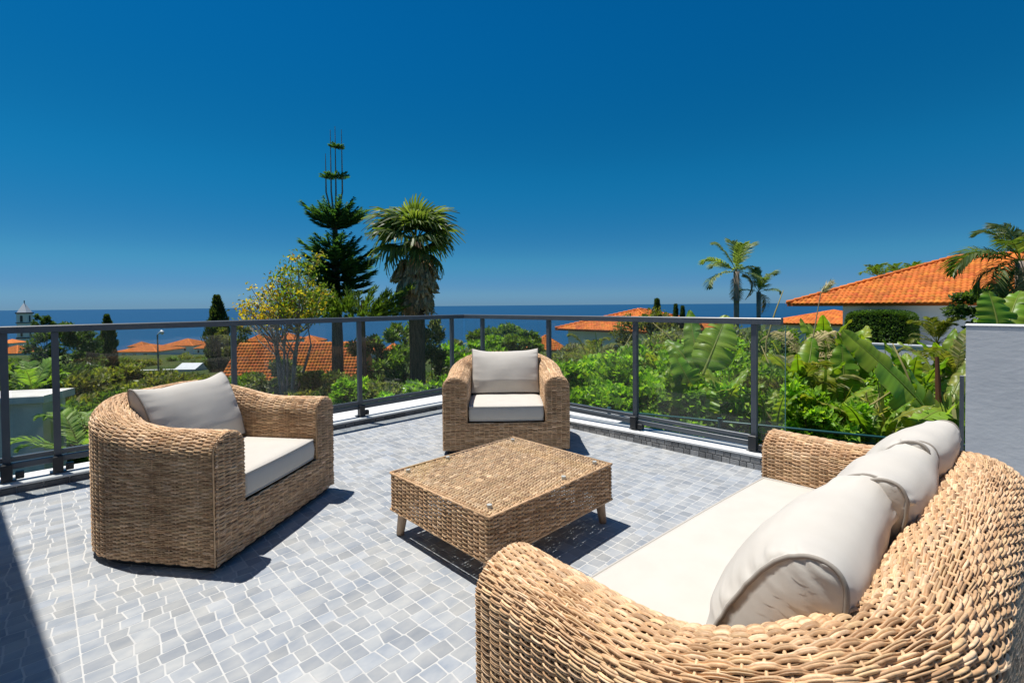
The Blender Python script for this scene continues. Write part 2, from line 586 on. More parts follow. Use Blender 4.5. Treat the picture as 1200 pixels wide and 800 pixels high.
def build_terrace():
    b = MB()
    b.box((-0.62, -3.0, -3.2), (3.80, 4.68, -0.0008))
    floor = b.build('terrace_floor', M['grout'])
    tag(floor, 'sunlit terrace floor of small blue grey cobbles with pale joints', None, None, 'structure')
    # cobbles -----------------------------------------------------------
    stones = []
    TS = 0.34
    x_lo, y_lo = 0.087 - 2 * TS, -1.36
    rnd = random.Random(3)
    nx = int((X_IN - x_lo) / TS) + 1
    ny = int((Y_IN - y_lo) / TS) + 1
    for ty in range(ny):
        for tx in range(nx):
            ox, oy = x_lo + tx * TS, y_lo + ty * TS
            rows = 5
            ybs = [0.0]
            for r_ in range(1, rows):
                ybs.append(TS / rows * r_ + rnd.uniform(-.004, .004))
            ybs.append(TS)
            # row lines bend a little across the tile
            bend = [[rnd.uniform(-.0060, .0060) for _ in range(6)] for _ in range(rows + 1)]
            bend[0] = [0] * 6
            bend[-1] = [0] * 6

            def yl(k, x):
                t = min(4.999, max(0, x / TS * 5))
                i = int(t)
                return ybs[k] + bend[k][i] * (1 - (t - i)) + bend[k][i + 1] * (t - i)
            for r_ in range(rows):
                xs = [0.0]
                off = rnd.uniform(-.012, .012)
                for c in range(1, 5):
                    xs.append(TS / 5 * c + off + rnd.uniform(-.0085, .0085))
                xs.append(TS)
                lean = [0] + [rnd.uniform(-.006, .006) for _ in range(4)] + [0]
                for c in range(5):
                    g = 0.0030
                    ga = 0.0026 if c == 0 else g
                    gb = 0.0026 if c == 4 else g
                    gy0 = 0.0024 if r_ == 0 else g * .62
                    gy1 = 0.0024 if r_ == rows - 1 else g * .62
                    xa0, xa1 = xs[c] - lean[c], xs[c] + lean[c]
                    xb0, xb1 = xs[c + 1] - lean[c + 1], xs[c + 1] + lean[c + 1]
                    P = [(xa0 + ga, yl(r_, xa0) + gy0), (xb0 - gb, yl(r_, xb0) + gy0), (xb1 - gb, yl(r_ + 1, xb1) - gy1), (xa1 + ga, yl(r_ + 1, xa1) - gy1)]
                    P = [(ox + x, oy + y) for x, y in P]
                    if max(p[0] for p in P) > X_IN or max(p[1] for p in P) > Y_IN:
                        P = [(min(p[0], X_IN - .002), min(p[1], Y_IN - .002)) for p in P]
                        if P[1][0] - P[0][0] < .01 or P[3][1] - P[0][1] < .01:
                            continue
                    tone = rnd.random()
                    base = np.array((0.280, 0.300, 0.325)) * (0.84 + 0.30 * tone) + np.array((.03, .02, 0)) * rnd.random()
                    stones.append((P, base, rnd.uniform(-.0002, .0002)))
    # which ones show largest

    def size(P):
        cx = sum(p[0] for p in P) / 4
        cy = sum(p[1] for p in P) / 4
        q = proj((cx, cy, 0))
        if q is None or q[2] < 0.5:
            return 0
        if not (-15 < q[0] < 575 and 500 < q[1] < 812):
            return 0
        if q[0] > 250 and q[1] < 560:
            return 0
        # the part under the left armchair is hidden
        u = (cx - .6) * .8 + (cy - 2.56) * .6
        w = -(cx - .6) * .6 + (cy - 2.56) * .8
        if 0 < u < 1.05 and w > 0:
            return 0
        return 1 / q[2] ** 2
    order = sorted(range(len(stones)), key=lambda i: -size(stones[i][0]))
    single = set(i for i in order[:296] if size(stones[i][0]) > 0)

    def stone_mesh(P, dz):
        cx = sum(p[0] for p in P) / 4
        cy = sum(p[1] for p in P) / 4
        vs = []
        # chamfered corners: 8-gon outline
        oct_ = []
        for i in range(4):
            a, p, c = P[i - 1], P[i], P[(i + 1) % 4]
            oct_.append((p[0] + (a[0] - p[0]) * .06, p[1] + (a[1] - p[1]) * .06))
            oct_.append((p[0] + (c[0] - p[0]) * .06, p[1] + (c[1] - p[1]) * .06))
        for s_, z in ((0.0, -.006), (0.0, -.0006 + dz), (.0012, 0.0 + dz)):
            for x, y in oct_:
                l = math.hypot(cx - x, cy - y)
                vs.append((x + (cx - x) / l * s_, y + (cy - y) / l * s_, z))
        fs = [(16, 17, 18, 19), (16, 19, 20, 23), (20, 21, 22, 23)]
        for k in range(2):
            for i in range(8):
                fs.append((k * 8 + i, k * 8 + (i + 1) % 8, k * 8 + 8 + (i + 1) % 8, k * 8 + 8 + i))
        return vs, fs
    rest = MB()
    for i, (P, c, dz) in enumerate(stones):
        vs, fs = stone_mesh(P, dz)
        if i in single:
            one = MB()
            one.add(vs, fs, tuple(c))
            one.build('cobble', M['cobble'], floor, attr=True)
        else:
            rest.add(vs, fs, tuple(c))
    stuff(rest.build('cobbles', M['cobble'], floor, attr=True))

    # terrace edge: kerbs -------------------------------------------------
    kb = MB()
    # left kerb (runs along X), core + white top
    kb.box((-0.62, Y_IN + .012, -0.6), (1.55, 4.92, 0.045))
    kb.box((1.55, Y_IN + .012, -0.6), (X_IN + .012, 5.22, 0.045))
    kerb = kb.build('left_kerb', M['white_paint'])
    tag(kerb, 'low white topped kerb with dark stone face on the sea side of the terrace', None, None, 'structure')
    t = MB()
    t.box((-0.62, Y_IN - .004, 0.0455), (1.55, 4.93, 0.064), bev=.004)
    t.box((1.551, Y_IN - .004, 0.0455), (X_IN + .225, 5.26, 0.064), bev=.004)
    t.build('coping', M['white_paint'], kerb)
    rnd = random.Random(5)
    x = -0.60
    while x < X_IN - .02:
        w = min(rnd.uniform(.10, .135), X_IN - x)
        s = MB()
        g = .003
        s.box((x + g, Y_IN - .001, -.02), (x + w - g, Y_IN + .011, .0405), tuple(np.array((.16, .165, .17)) * rnd.uniform(.75, 1.25)), bev=.003)  # darker than the right kerb: shade of the unlit face put into the colour
        s.build('kerb_stone', M['kerb_stone'], kerb, attr=True)
        x += w
    # right kerb (runs along Y), its top follows the fall of the floor
    ys = [1.02 + i * (Y_IN - 1.02) / 24 for i in range(25)]
    V, F = [], []
    kb = MB()
    for i, y in enumerate(ys):
        h = kerb_h(y)
        V += [(X_IN + .012, y, -.6), (X_IN + .012, y, h - .018), (X_IN + .20, y, h - .018), (X_IN + .20, y, -.6)]
    for i in range(24):
        a = i * 4
        for k in range(3):
            F.append((a + k, a + k + 4, a + k + 5, a + k + 1))
    F += [(0, 1, 2, 3), (99, 98, 97, 96)]
    kb.add(V, F)
    kerb2 = kb.build('right_kerb', M['white_paint'])
    tag(kerb2, 'white topped kerb faced with small grey stones on the garden side of the terrace', None, None, 'structure')
    t = MB()
    V, F = [], []
    for i, y in enumerate(ys):
        h = kerb_h(y)
        V += [(X_IN - .004, y, h - .017), (X_IN - .004, y, h - .002), (X_IN, y, h), (X_IN + .222, y, h), (X_IN + .225, y, h - .017)]
    for i in range(24):
        a = i * 5
        for k in range(5):
            F.append((a + k, a + 5 + k, a + 5 + (k + 1) % 5, a + (k + 1) % 5))
    F += [(0, 1, 2, 3, 4), (124, 123, 122, 121, 120)]
    t.add(V, F)
    t.build('coping', M['white_paint'], kerb2)
    # wide white ledge outside the rail near the corner
    t = MB()
    t.box((X_IN + .24, 2.62, -.5), (X_IN + .62, 5.21, 0.058), bev=.004)
    t.build('ledge', M['white_paint'], kerb2)
    for row in range(2):
        y = 1.03
        while y < Y_IN - .02:
            w = min(rnd.uniform(.05, .085), Y_IN - y)
            h = kerb_h(y + w / 2) - .021
            split = h * .52 + .004 * math.sin(y * 9)
            z0, z1 = (-.02, split - .002) if row == 0 else (split + .002, h)
            s = MB()
            s.box((X_IN - .001, y + .0028, z0), (X_IN + .011, y + w - .0028, z1), tuple(np.array((.30, .30, .295)) * rnd.uniform(.7, 1.3)), bev=.003)
            s.build('kerb_stone', M['kerb_stone'], kerb2, attr=True)
            y += w


# ---------------------------------------------------------------- railing
def build_railing():
    RX, RY = 3.90, 4.78
    base = (RX, RY, 0.06)
    g = empty('glass_railing', base, 'dark grey metal railing with glass panels along two sides of the terrace', 'railing')
    ZT = 1.135
    # top rail, mitred corner
    w, h = .062, .05
    x0, y1 = -0.55, 1.07
    t = MB()
    hw = w / 2
    prof = [(-hw, ZT - h), (-hw, ZT - .006), (-hw + .006, ZT), (hw - .006, ZT), (hw, ZT - .006), (hw, ZT - h)]
    V = []
    for a, z in prof:
        V.append((x0, RY + a, z))
    for a, z in prof:
        V.append((RX + a, RY + a, z))
    for a, z in prof:
        V.append((RX + a, y1, z))
    n = len(prof)
    F = []
    for k in range(2):
        for i in range(n):
            F.append((k * n + i, k * n + (i + 1) % n, (k + 1) * n + (i + 1) % n, (k + 1) * n + i))
    F += [tuple(range(n))[::-1], tuple(range(2 * n, 3 * n))]
    t.add(V, F)
    t.build('top_rail', M['rail_metal'], g, off=base)
    px = [-0.17, 0.085, 1.24, 2.445, 3.70]
    py = [4.42, 3.34, 2.29, 1.262]
    posts = [((x, RY), (1, 0)) for x in px] + [((RX, y), (0, -1)) for y in py]
    for (x, y), d in posts:
        zb = .064 if d[0] else kerb_h(y)
        p = MB()
        p.box((x - .02, y - .02, zb + .012), (x + .02, y + .02, ZT - h - .001), bev=.003)
        po = p.build('post', M['rail_metal'], g, off=base)
        f = MB()
        f.box((x - .045, y - .045, zb + .0005), (x + .045, y + .045, zb + .011), bev=.002)
        f.build('foot_plate', M['rail_metal'], po, off=base)
        q = MB()
        dx, dy = d
        n_ = (0, -1) if dx else (-1, 0)       # towards the terrace
        c = (x + n_[0] * .030, y + n_[1] * .030)
        q.box((c[0] - .028, c[1] - .028, zb + .012), (c[0] + .028, c[1] + .028, zb + .125), bev=.004)
        # clamp block to the side, with a bolt
        e = (x + dx * .062 + n_[0] * .02, y + dy * .062 + n_[1] * .02)
        q.box((e[0] - .022, e[1] - .022, zb + .012), (e[0] + .022, e[1] + .022, zb + .062), bev=.004)
        q.tube([(e[0], e[1], zb + .03), (e[0] + n_[0] * .034, e[1] + n_[1] * .034, zb + .03)], .009, 8)
        q.build('bracket', M['black_metal'], po, off=base)

    def panel(a, b):
        a, b = Vector(a), Vector(b)
        d = (b - a).normalized()
        lo = MB()
        for z, hh, ww in ((.165, .042, .04), (.213, .034, .028)):
            lo.obox(a + Vector((0, 0, z)), b + Vector((0, 0, z)), ww, hh, bev=.003)
        lo.build('bottom_rail', M['rail_metal'], g, off=base)
        gl = MB()
        gl.obox(a + d * .012 + Vector((0, 0, .66)), b - d * .012 + Vector((0, 0, .66)), .010, .852)
        gl.build('glass_panel', M['glass'], g, off=base)
    for i in range(len(px) - 1):
        panel((px[i] + .021, RY, 0), (px[i + 1] - .021, RY, 0))
    panel((-.55, RY, 0), (px[0] - .021, RY, 0))
    panel((px[-1] + .021, RY, 0), (RX - .005, RY, 0))
    panel((RX, RY - .012, 0), (RX, py[0] + .021, 0))
    for i in range(len(py) - 1):
        panel((RX, py[i] - .021, 0), (RX, py[i + 1] + .021, 0))
    # last short pane stands free of a bottom rail
    gl = MB()
    gl.box((RX - .005, 1.05, .20), (RX + .005, py[-1] - .03, 1.084))
    p = gl.build('glass_panel', M['glass'], g, off=base)
    ed = MB()
    ed.box((RX - .0055, 1.046, .20), (RX + .0055, 1.0495, 1.084))
    ed.build('pane_edge', M['glass_edge'], p, off=base)

    # low green garden fence outside
    A, B = Vector((4.30, 3.05, .10)), Vector((5.32, -0.35, .105))
    f = empty('garden_fence', (A.x, A.y, ground_z(A.x, A.y)), 'low green tubular fence among banana leaves outside the railing', 'fence')
    off = f.location
    t = MB()
    t.tube([A, B], .011, 8)
    t.build('rail', M['green_wire'], f, off=off, smooth=True)
    t = MB()
    for z in (-.06, -.16):
        t.tube([A + Vector((0, 0, z)), B + Vector((0, 0, z))], .0035, 5)
    t.build('wire', M['green_wire'], f, off=off)
    for k in (.05, .36, .80, .985):
        p = A.lerp(B, k)
        t = MB()
        t.tube([(p.x, p.y, -.7), (p.x, p.y, .128)], .019, 10)
        t.tube([(p.x, p.y, .128), (p.x, p.y, .136)], .023, 10)
        t.build('post', M['green_wire'], f, off=off)


def build_walls():
    # right privacy wall
    w = MB()
    w.box((3.90, -3.0, -.6), (4.12, .085, 1.10), bev=.006)
    w = w.build('wall', M['stucco_blue'])
    tag(w, 'grey blue stucco wall behind the sofa at the right end of the railing', 'wall')
    c = MB()
    c.box((3.897, -3.0, 1.1005), (4.123, .089, 1.108), bev=.002)
    c.build('coping', M['white_paint'], w)
    p = MB()
    p.box((3.935, .092, -.3), (3.952, .112, .80), bev=.003)
    p = p.build('gate_post', M['rail_metal'])
    tag(p, 'thin dark metal post standing at the edge of the grey blue wall', 'post')
    # the house the terrace belongs to, left of the frame: casts the wedge of shade
    b = MB()
    vs = [(-1.4, -3.0, -3.0), (.19, -3.0, -3.0), (-.635, 5.6, -3.0), (-1.4, 5.6, -3.0)]
    vs += [(x, y, 3.6) for x, y, _ in vs]
    b.add(vs, [(0, 3, 2, 1), (4, 5, 6, 7), (0, 1, 5, 4), (1, 2, 6, 5), (2, 3, 7, 6), (3, 0, 4, 7)])
    h = b.build('house_wall', M['stucco_white'])
    tag(h, 'pale stucco house wall bounding the left side of the terrace', 'wall')


# ---------------------------------------------------------------- rattan weave
TAN = np.array([(.50, .345, .21), (.56, .395, .25), (.43, .28, .16), (.62, .47, .325), (.33, .205, .115), (.52, .38, .225)]) * np.array((1.29, 1.22, 1.16))


def join(parts):
    V, F, C, b = [], [], [], 0
    for v, f, c in parts:
        V.append(v)
        F.append(f + b)
        C.append(c)
        b += len(v)
    return np.concatenate(V), np.concatenate(F), np.concatenate(C)


def strands(P, Nn, T, rows_phase, s_arr, spacing, w, h, amp, rng, cyc=False):
    """P,Nn,T: (rows, m, 3) positions, normals, across-row tangents. Returns V,F,C of half round strands."""
    rows, m, _ = P.shape
    ph = np.pi * s_arr / spacing
    off = amp * np.tanh(1.7 * np.cos(ph[None, :] + np.pi * rows_phase[:, None])) / .935
    # per bump variation
    bump_id = np.floor((ph[None, :] / np.pi + rows_phase[:, None] + .5) / 2).astype(int) % 4096
    table = rng.random((rows, 4096))
    jit = np.take_along_axis(table, bump_id, axis=1)
    # smooth a little so that width changes softly
    wv = w * (0.74 + 0.46 * jit)
    k = np.ones(5) / 5
    for r in range(rows):
        wv[r] = np.convolve(np.pad(wv[r], 2, mode='edge'), k, mode='valid')
    drift = rng.normal(0, .0013, (rows, m // 7 + 3))
    xs = np.linspace(0, m // 7 + 1.999, m)
    dv = np.stack([np.interp(xs, np.arange(drift.shape[1]), drift[r]) for r in range(rows)])
    C0 = P + Nn * off[..., None] + T * dv[..., None]
    sec = [(-1.0, -.4), (-.5, .75), (.5, .75), (1.0, -.4)]
    ci = (rng.random(table.shape) * len(TAN)).astype(int)
    mean = TAN.mean(0)
    rowtone = rng.normal(1, .09, (rows, 1, 1))
    out = []
    idx0 = np.arange(rows * m * 4).reshape(rows, m, 4)
    F0 = np.stack([idx0[:, :-1, :-1], idx0[:, 1:, :-1], idx0[:, 1:, 1:], idx0[:, :-1, 1:]], axis=-1).reshape(-1, 4)
    # every row is a pair of thin canes lying side by side
    for side in (-1, 1):
        lift = np.interp(np.linspace(0, 60, m), np.arange(61), rng.normal(0, .0007, 61))
        share = .50 + .10 * side * np.sin(s_arr * 19 + rng.random() * 6)[None, :] + rng.normal(0, .05, (rows, 1))
        wd = wv * share * 1.06
        Cc = C0 + T * (side * (wv - wd))[..., None] + Nn * (lift[None, :, None])
        V = np.stack([Cc + T * (a * wd)[..., None] + Nn * (b * h) for a, b in sec], axis=2)
        ci2 = np.where(rng.random(ci.shape) < .45, (rng.random(ci.shape) * len(TAN)).astype(int), ci)
        cc = TAN[np.take_along_axis(ci2, bump_id, axis=1)]
        cc = (cc * .72 + mean * .28) * rowtone * (0.9 + .2 * jit[..., None]) * rng.normal(1, .06, (rows, 1, 1))
        C = np.repeat(cc[:, :, None, :], 4, axis=2) * rng.normal(1, .10, (rows, m, 4, 1)).clip(.7, 1.3)
        out.append((V.reshape(-1, 3), F0, C.reshape(-1, 3)))
    return join(out)


def stakes(P, Nn, T, rad, rng):
    """P (k, m, 3) polylines across the rows"""
    k, m, _ = P.shape
    sec = [(-1.0, -.3), (-.5, .85), (.5, .85), (1.0, -.3)]
    V = np.stack([P + T * (a * rad) + Nn * (b * rad) for a, b in sec], axis=2)
    idx = np.arange(k * m * 4).reshape(k, m, 4)
    F = np.stack([idx[:, :-1, :-1], idx[:, :-1, 1:], idx[:, 1:, 1:], idx[:, 1:, :-1]], axis=-1).reshape(-1, 4)
    c = TAN[(rng.random(k) * len(TAN)).astype(int)] * .45 + TAN.mean(0) * .65
    C = np.repeat(np.repeat(c[:, None, None, :], m, 1), 4, 2)
    return V.reshape(-1, 3), F, C.reshape(-1, 3)


def norm(a):
    return a / np.maximum(np.linalg.norm(a, axis=-1, keepdims=True), 1e-9)


def shell(root, Wd, Dp, t, rc, z_arm, z_back, z_seat, seed, pitch=.0088, spacing=.040, arm_flat=.30, lean=.0):
    """U-shaped woven shell. Local frame: front plane y=0 facing -y... front edge at y=0, back at y=Dp, x from -Wd/2..Wd/2"""
    rng = np.random.default_rng(seed)
    hw = Wd / 2 - t / 2
    r = rc - t / 2
    # centreline: up the left arm, round the back, down the right arm
    segs = [('l', (-hw, 0), (-hw, Dp - t / 2 - r)), ('a', (-hw + r, Dp - t / 2 - r), PI, PI / 2),
            ('l', (-hw + r, Dp - t / 2), (hw - r, Dp - t / 2)), ('a', (hw - r, Dp - t / 2 - r), PI / 2, 0),
            ('l', (hw, Dp - t / 2 - r), (hw, 0))]
    lens = []
    for s in segs:
        lens.append(math.dist(s[1], s[2]) if s[0] == 'l' else abs(s[2] - s[3]) * (r + t * .3))
    L = sum(lens)

    def plan(u):
        a = 0
        for s, l in zip(segs, lens):
            if u <= a + l or s is segs[-1]:
                k = min(1, max(0, (u - a) / l))
                if s[0] == 'l':
                    p = (s[1][0] + (s[2][0] - s[1][0]) * k, s[1][1] + (s[2][1] - s[1][1]) * k)
                    d = ((s[2][0] - s[1][0]) / l, (s[2][1] - s[1][1]) / l)
                    return p, (-d[1], d[0])
                an = s[2] + (s[3] - s[2]) * k
                return (s[1][0] + r * math.cos(an), s[1][1] + r * math.sin(an)), (math.cos(an), math.sin(an))
            a += l

    def ztop(u):
        m = min(u, L - u)
        k = smooth(arm_flat, lens[0] + lens[1] * .85, m)
        return z_arm + (z_back - z_arm) * k
    zb = .035

    def section(zt, q):
        """profile by fraction q in 0..1 -> (out offset, z, normal(o,z))"""
        rr = t / 2
        hz = rr * .82
        straight = zt - hz - zb
        inner = zt - hz - (z_seat - .03)
        arc = PI * rr * .92
        tot = straight + arc + inner
        a = q * tot
        if a < straight:
            return rr, zb + a, (1, 0)
        if a < straight + arc:
            an = (a - straight) / arc * PI
            n = (math.cos(an) / rr, math.sin(an) / hz)
            l = math.hypot(*n)
            return rr * math.cos(an), zt - hz + hz * math.sin(an), (n[0] / l, n[1] / l)
        return -rr, zt - hz - (a - straight - arc), (-1, 0)
    tot = (z_arm - t * .41 - zb) + PI * t / 2 * .92 + (z_arm - t * .41 - z_seat + .03)
    rows = int(tot / pitch)
    nst = int(L / spacing)
    sp = L / nst
    mS = int(nst * 6)
    us = np.linspace(0, L, mS)
    qs = (np.arange(rows) + .5) / rows

    def surf(q_list, u_list):
        P = np.zeros((len(q_list), len(u_list), 3))
        Nn = np.zeros_like(P)
        for j, u in enumerate(u_list):
            c, n = plan(u)
            zt = ztop(u)
            for i, q in enumerate(q_list):
                o, z, nn = section(zt, q)
                P[i, j] = (c[0] + n[0] * o, c[1] + n[1] * o, z)
                Nn[i, j] = (n[0] * nn[0], n[1] * nn[0], nn[1])
        return P, Nn
    P, Nn = surf(qs, us)
    Tu = norm(np.gradient(P, axis=1))
    T = norm(np.cross(Tu, Nn))
    parts = [strands(P, Nn, T, np.arange(rows) % 2, us, sp, pitch * .66, .0042, .0040, rng)]
    # stakes
    qq = np.linspace(0, 1, 30)
    su = (np.arange(nst) + .0) * sp
    PS, NS = surf(qq, su)
    PS, NS = PS.transpose(1, 0, 2), NS.transpose(1, 0, 2)
    TS_ = norm(np.cross(norm(np.gradient(PS, axis=1)), NS))
    parts.append(stakes(PS, NS, TS_, .0036, rng))
    # front: arm faces and the panel under the seat, rows run straight across
    fr_rows = []
    z = zb + pitch / 2
    hz = t / 2 * .82
    while z < z_arm - .004:
        if z < z_seat:
            fr_rows.append((z, -Wd / 2 + .002, Wd / 2 - .002))
        else:
            if z > z_arm - hz:
                k = math.sqrt(max(0, 1 - ((z - z_arm + hz) / hz) ** 2))
            else:
                k = 1
            for sx in (-1, 1):
                c = sx * hw
                if k * t / 2 > .012:
                    fr_rows.append((z, c - k * t / 2 + .002, c + k * t / 2 - .002))
        z += pitch
    row_i = 0
    for z, xa, xb in fr_rows:
        m = max(6, int((xb - xa) / sp * 6))
        xs = np.linspace(xa, xb, m)
        p = np.zeros((1, m, 3))
        p[0, :, 0] = xs
        p[0, :, 1] = -.004
        p[0, :, 2] = z
        n_ = np.zeros_like(p)
        n_[..., 1] = -1
        t_ = np.zeros_like(p)
        t_[..., 2] = 1
        ph = int(round((z - zb) / pitch)) % 2
        parts.append(strands(p, n_, t_, np.array([ph]), xs + 10 * sp, sp, pitch * .66, .0040, .0036, rng))
    for x in np.arange(-Wd / 2 + sp / 2, Wd / 2, sp):
        zt = z_seat
        a = abs(abs(x) - hw)
        if a < t / 2:
            zt = z_arm - hz + hz * math.sqrt(max(0, 1 - (a / (t / 2)) ** 2))
        pz = np.linspace(zb, zt - .004, 8)
        p = np.zeros((1, 8, 3))
        p[0, :, 0] = x
        p[0, :, 1] = -.003
        p[0, :, 2] = pz
        n_ = np.zeros_like(p)
        n_[..., 1] = -1
        t_ = np.zeros_like(p)
        t_[..., 0] = 1
        parts.append(stakes(p, n_, t_, .004, rng))
    V, F, C = join(parts)
    o = mesh_np('woven_shell', V, F, M['rattan'], root, C, smooth=True)
    stuff(o)
    # edge binding round each arm front
    for sx in (-1, 1):
        bt = MB()
        pts = []
        for k in range(0, 25):
            an = PI * k / 24
            pts.append((sx * hw + t / 2 * .985 * math.cos(an), .001, z_arm - hz + hz * .985 * math.sin(an)))
        pts = [(sx * hw + t / 2 * .985, .001, zb)] + pts + [(sx * hw - t / 2 * .985, .001, z_seat)]
        bt.tube(pts, .0052, 6, tuple(TAN[0] * .95))
        bt.build('edge_binding', M['rattan'], root, attr=True, smooth=True)
    # backing sheet under the weave, toned dark so the gaps read as shade
    lq = np.linspace(0, 1, 34)
    lu = np.linspace(0, L, 90)
    PL, NL = surf(lq, lu)
    PL = PL - NL * .0115
    idx = np.arange(34 * 90).reshape(34, 90)
    Fl = np.stack([idx[:-1, :-1], idx[:-1, 1:], idx[1:, 1:], idx[1:, :-1]], axis=-1).reshape(-1, 4)
    # front part of the dark backing: flat sheet shaped like the front
    Vl = [tuple(v) for v in PL.reshape(-1, 3)]
    Fl = [tuple(f) for f in Fl]
    b = len(Vl)
    Vl += [(-Wd / 2 + .006, .0105, zb), (Wd / 2 - .006, .0105, zb), (Wd / 2 - .006, .0105, z_seat - .004), (-Wd / 2 + .006, .0105, z_seat - .004)]
    Fl.append((b, b + 1, b + 2, b + 3))
    for sx in (-1, 1):
        b = len(Vl)
        ring = [(sx * hw - t / 2 + .007, .010, z_seat - .01), (sx * hw + t / 2 - .007, .010, z_seat - .01)]
        for k in range(17):
            an = PI * k / 16
            ring.append((sx * hw + (t / 2 - .007) * math.cos(an), .010, z_arm - hz + (hz - .007) * math.sin(an)))
        Vl += ring
        Fl.append(tuple(range(b, b + len(ring))))
    me = bpy.data.meshes.new('lining')
    me.from_pydata(Vl, [], Fl)
    me.materials.append(M['rattan_lining'])
    link('lining', me, root)
    # seat deck, base
    d = MB()
    d.box((-Wd / 2 + t * .9, .02, z_seat - .05), (Wd / 2 - t * .9, Dp - t * .9, z_seat - .012))
    d.build('seat_deck', M['rattan_lining'], root)
    f = MB()
    ring = []
    for k in range(41):
        c, n = plan(L * k / 40)
        ring.append((c[0] + n[0] * (t / 2 - .03), c[1] + n[1] * (t / 2 - .03)))
    nn = len(ring)
    vs = [(x, max(y, .03), .0) for x, y in ring] + [(x, max(y, .03), .045) for x, y in ring]
    fs = [(i, (i + 1) % nn, nn + (i + 1) % nn, nn + i) for i in range(nn)]
    fs += [tuple(range(nn))[::-1], tuple(range(nn, 2 * nn))]
    f.add(vs, fs)
    f.build('base', M['black_metal'], root)


# ---------------------------------------------------------------- cushions
def pillow_mesh(w, h, t_end, t_mid, seed, wr=.006, ears=.045, pleat=.003):
    """soft back cushion: front, top and back in one wrap, lens shaped end panels with piping.
    x width, z height 0..h, +y front. returns V, F, rings"""
    na, nb = 56, 88
    V, F = [], []
    half = []
    # profile (signed half thickness, height fraction) round the section
    for k in range(nb):
        f = k / nb
        q = (1 - math.cos(2 * PI * f)) / 2
        half.append((1.0 if f < .5 else -.82, q))

    def thick(q):
        base = min(1.0, .62 + 1.5 * q) if q < .25 else 1.0
        top = math.sqrt(max(0, 1 - (max(0, q - .30) / .70) ** 3.0))
        return base * max(top, .0)
    rings = []
    for i in range(na + 1):
        a = -1 + 2 * i / na
        a = math.copysign(1 - (1 - abs(a)) ** 1.25, a)
        th = t_end + (t_mid - t_end) * max(0, 1 - a * a) ** .62
        hh = h * (1 - ears + ears * a ** 4 - .015 * abs(a) ** 20 + .02 * mnoise.noise(Vector((a * 2, seed, 0))))
        ring = []
        fade = math.exp(-((1 - abs(a)) / .20) ** 2) * (1 - abs(a) ** 30) * 1.2 + .16
        for k, (sg, q) in enumerate(half):
            y = sg * th * thick(q)
            z = hh * q
            cr = mnoise.noise(Vector((k * .42 + seed * 5, a * 1.5 + seed, sg))) + .5 * mnoise.noise(Vector((k * .9, a * 2.2 + seed, sg)))
            y += math.copysign(1, sg) * wr * cr * fade * (1 if .04 < q < .97 else .3)
            broad = mnoise.noise(Vector((a * 1.7 + seed, q * 1.8, sg + seed)))
            y += math.copysign(1, sg) * .013 * broad * (1 - a * a) * thick(q)
            x = a * w / 2 * (1 - .035 * (1 - (2 * q - 1) ** 2) * abs(a) ** 6)
            ring.append((x, y, z))
        rings.append(ring)
        V += ring
    for i in range(na):
        for k in range(nb):
            p, q = i * nb + k, i * nb + (k + 1) % nb
            F.append((p, q, q + nb, p + nb))
    # end panels: lofted from the front seam across to the back seam, lightly pleated
    hb = nb // 2
    mm = 8
    for end, sgn in ((0, -1), (na, 1)):
        rows = []
        for k in range(hb + 1):
            i0, i1 = end * nb + k, end * nb + (nb - k) % nb
            if i0 == i1:
                rows.append([i0] * (mm + 1))
                continue
            p, q_ = Vector(V[i0]), Vector(V[i1])
            row = [i0]
            for j in range(1, mm):
                f = j / mm
                v = p.lerp(q_, f)
                wd = (p - q_).length
                ph_ = v.z * 52 - v.y * 26 + 1.6 * mnoise.noise(Vector((v.z * 9 + seed, f * 1.2, seed)))
                cr = abs(math.sin(ph_ * 1.9)) - .6 + .5 * mnoise.noise(Vector((v.z * 60 + seed, f * 1.5, seed)))
                v.x += sgn * (.10 * wd * math.sin(PI * f) + pleat * cr * math.sin(PI * min(1, f * 1.0)) ** .5 * (1.15 - .6 * f))
                row.append(len(V))
                V.append(tuple(v))
            row.append(i1)
            rows.append(row)
        for k in range(hb):
            for j in range(mm):
                f4 = (rows[k][j], rows[k + 1][j], rows[k + 1][j + 1], rows[k][j + 1])
                F.append(f4 if sgn < 0 else f4[::-1])
    return np.array(V), np.array(F), [rings[0], rings[-1]]


def pillow(name, label, group, loc, rz, tilt, w, h, t_end, t_mid, seed, roll=0.0, **kw):
    V, F, seams = pillow_mesh(w, h, t_end, t_mid, seed, **kw)
    me = bpy.data.meshes.new(name)
    me.from_pydata([tuple(v) for v in V], [], [tuple(dict.fromkeys(int(i) for i in f)) for f in F if len(set(f)) > 2])
    me.polygons.foreach_set('use_smooth', [True] * len(me.polygons))
    me.materials.append(M['fabric'])
    o = link(name, me)
    o.matrix_world = Matrix.Translation(loc) @ Matrix.Rotation(rz, 4, 'Z') @ Matrix.Rotation(tilt, 4, 'X') @ Matrix.Rotation(roll, 4, 'Y')
    tag(o, label, 'cushion', group)
    for s in seams:
        p = MB()
        pts = [tuple(v) for v in s] + [tuple(s[0]), tuple(s[1])]
        p.tube(pts, .0052, 6, cap=False)
        p.build('piping', M['piping'], o, smooth=True)
    return o


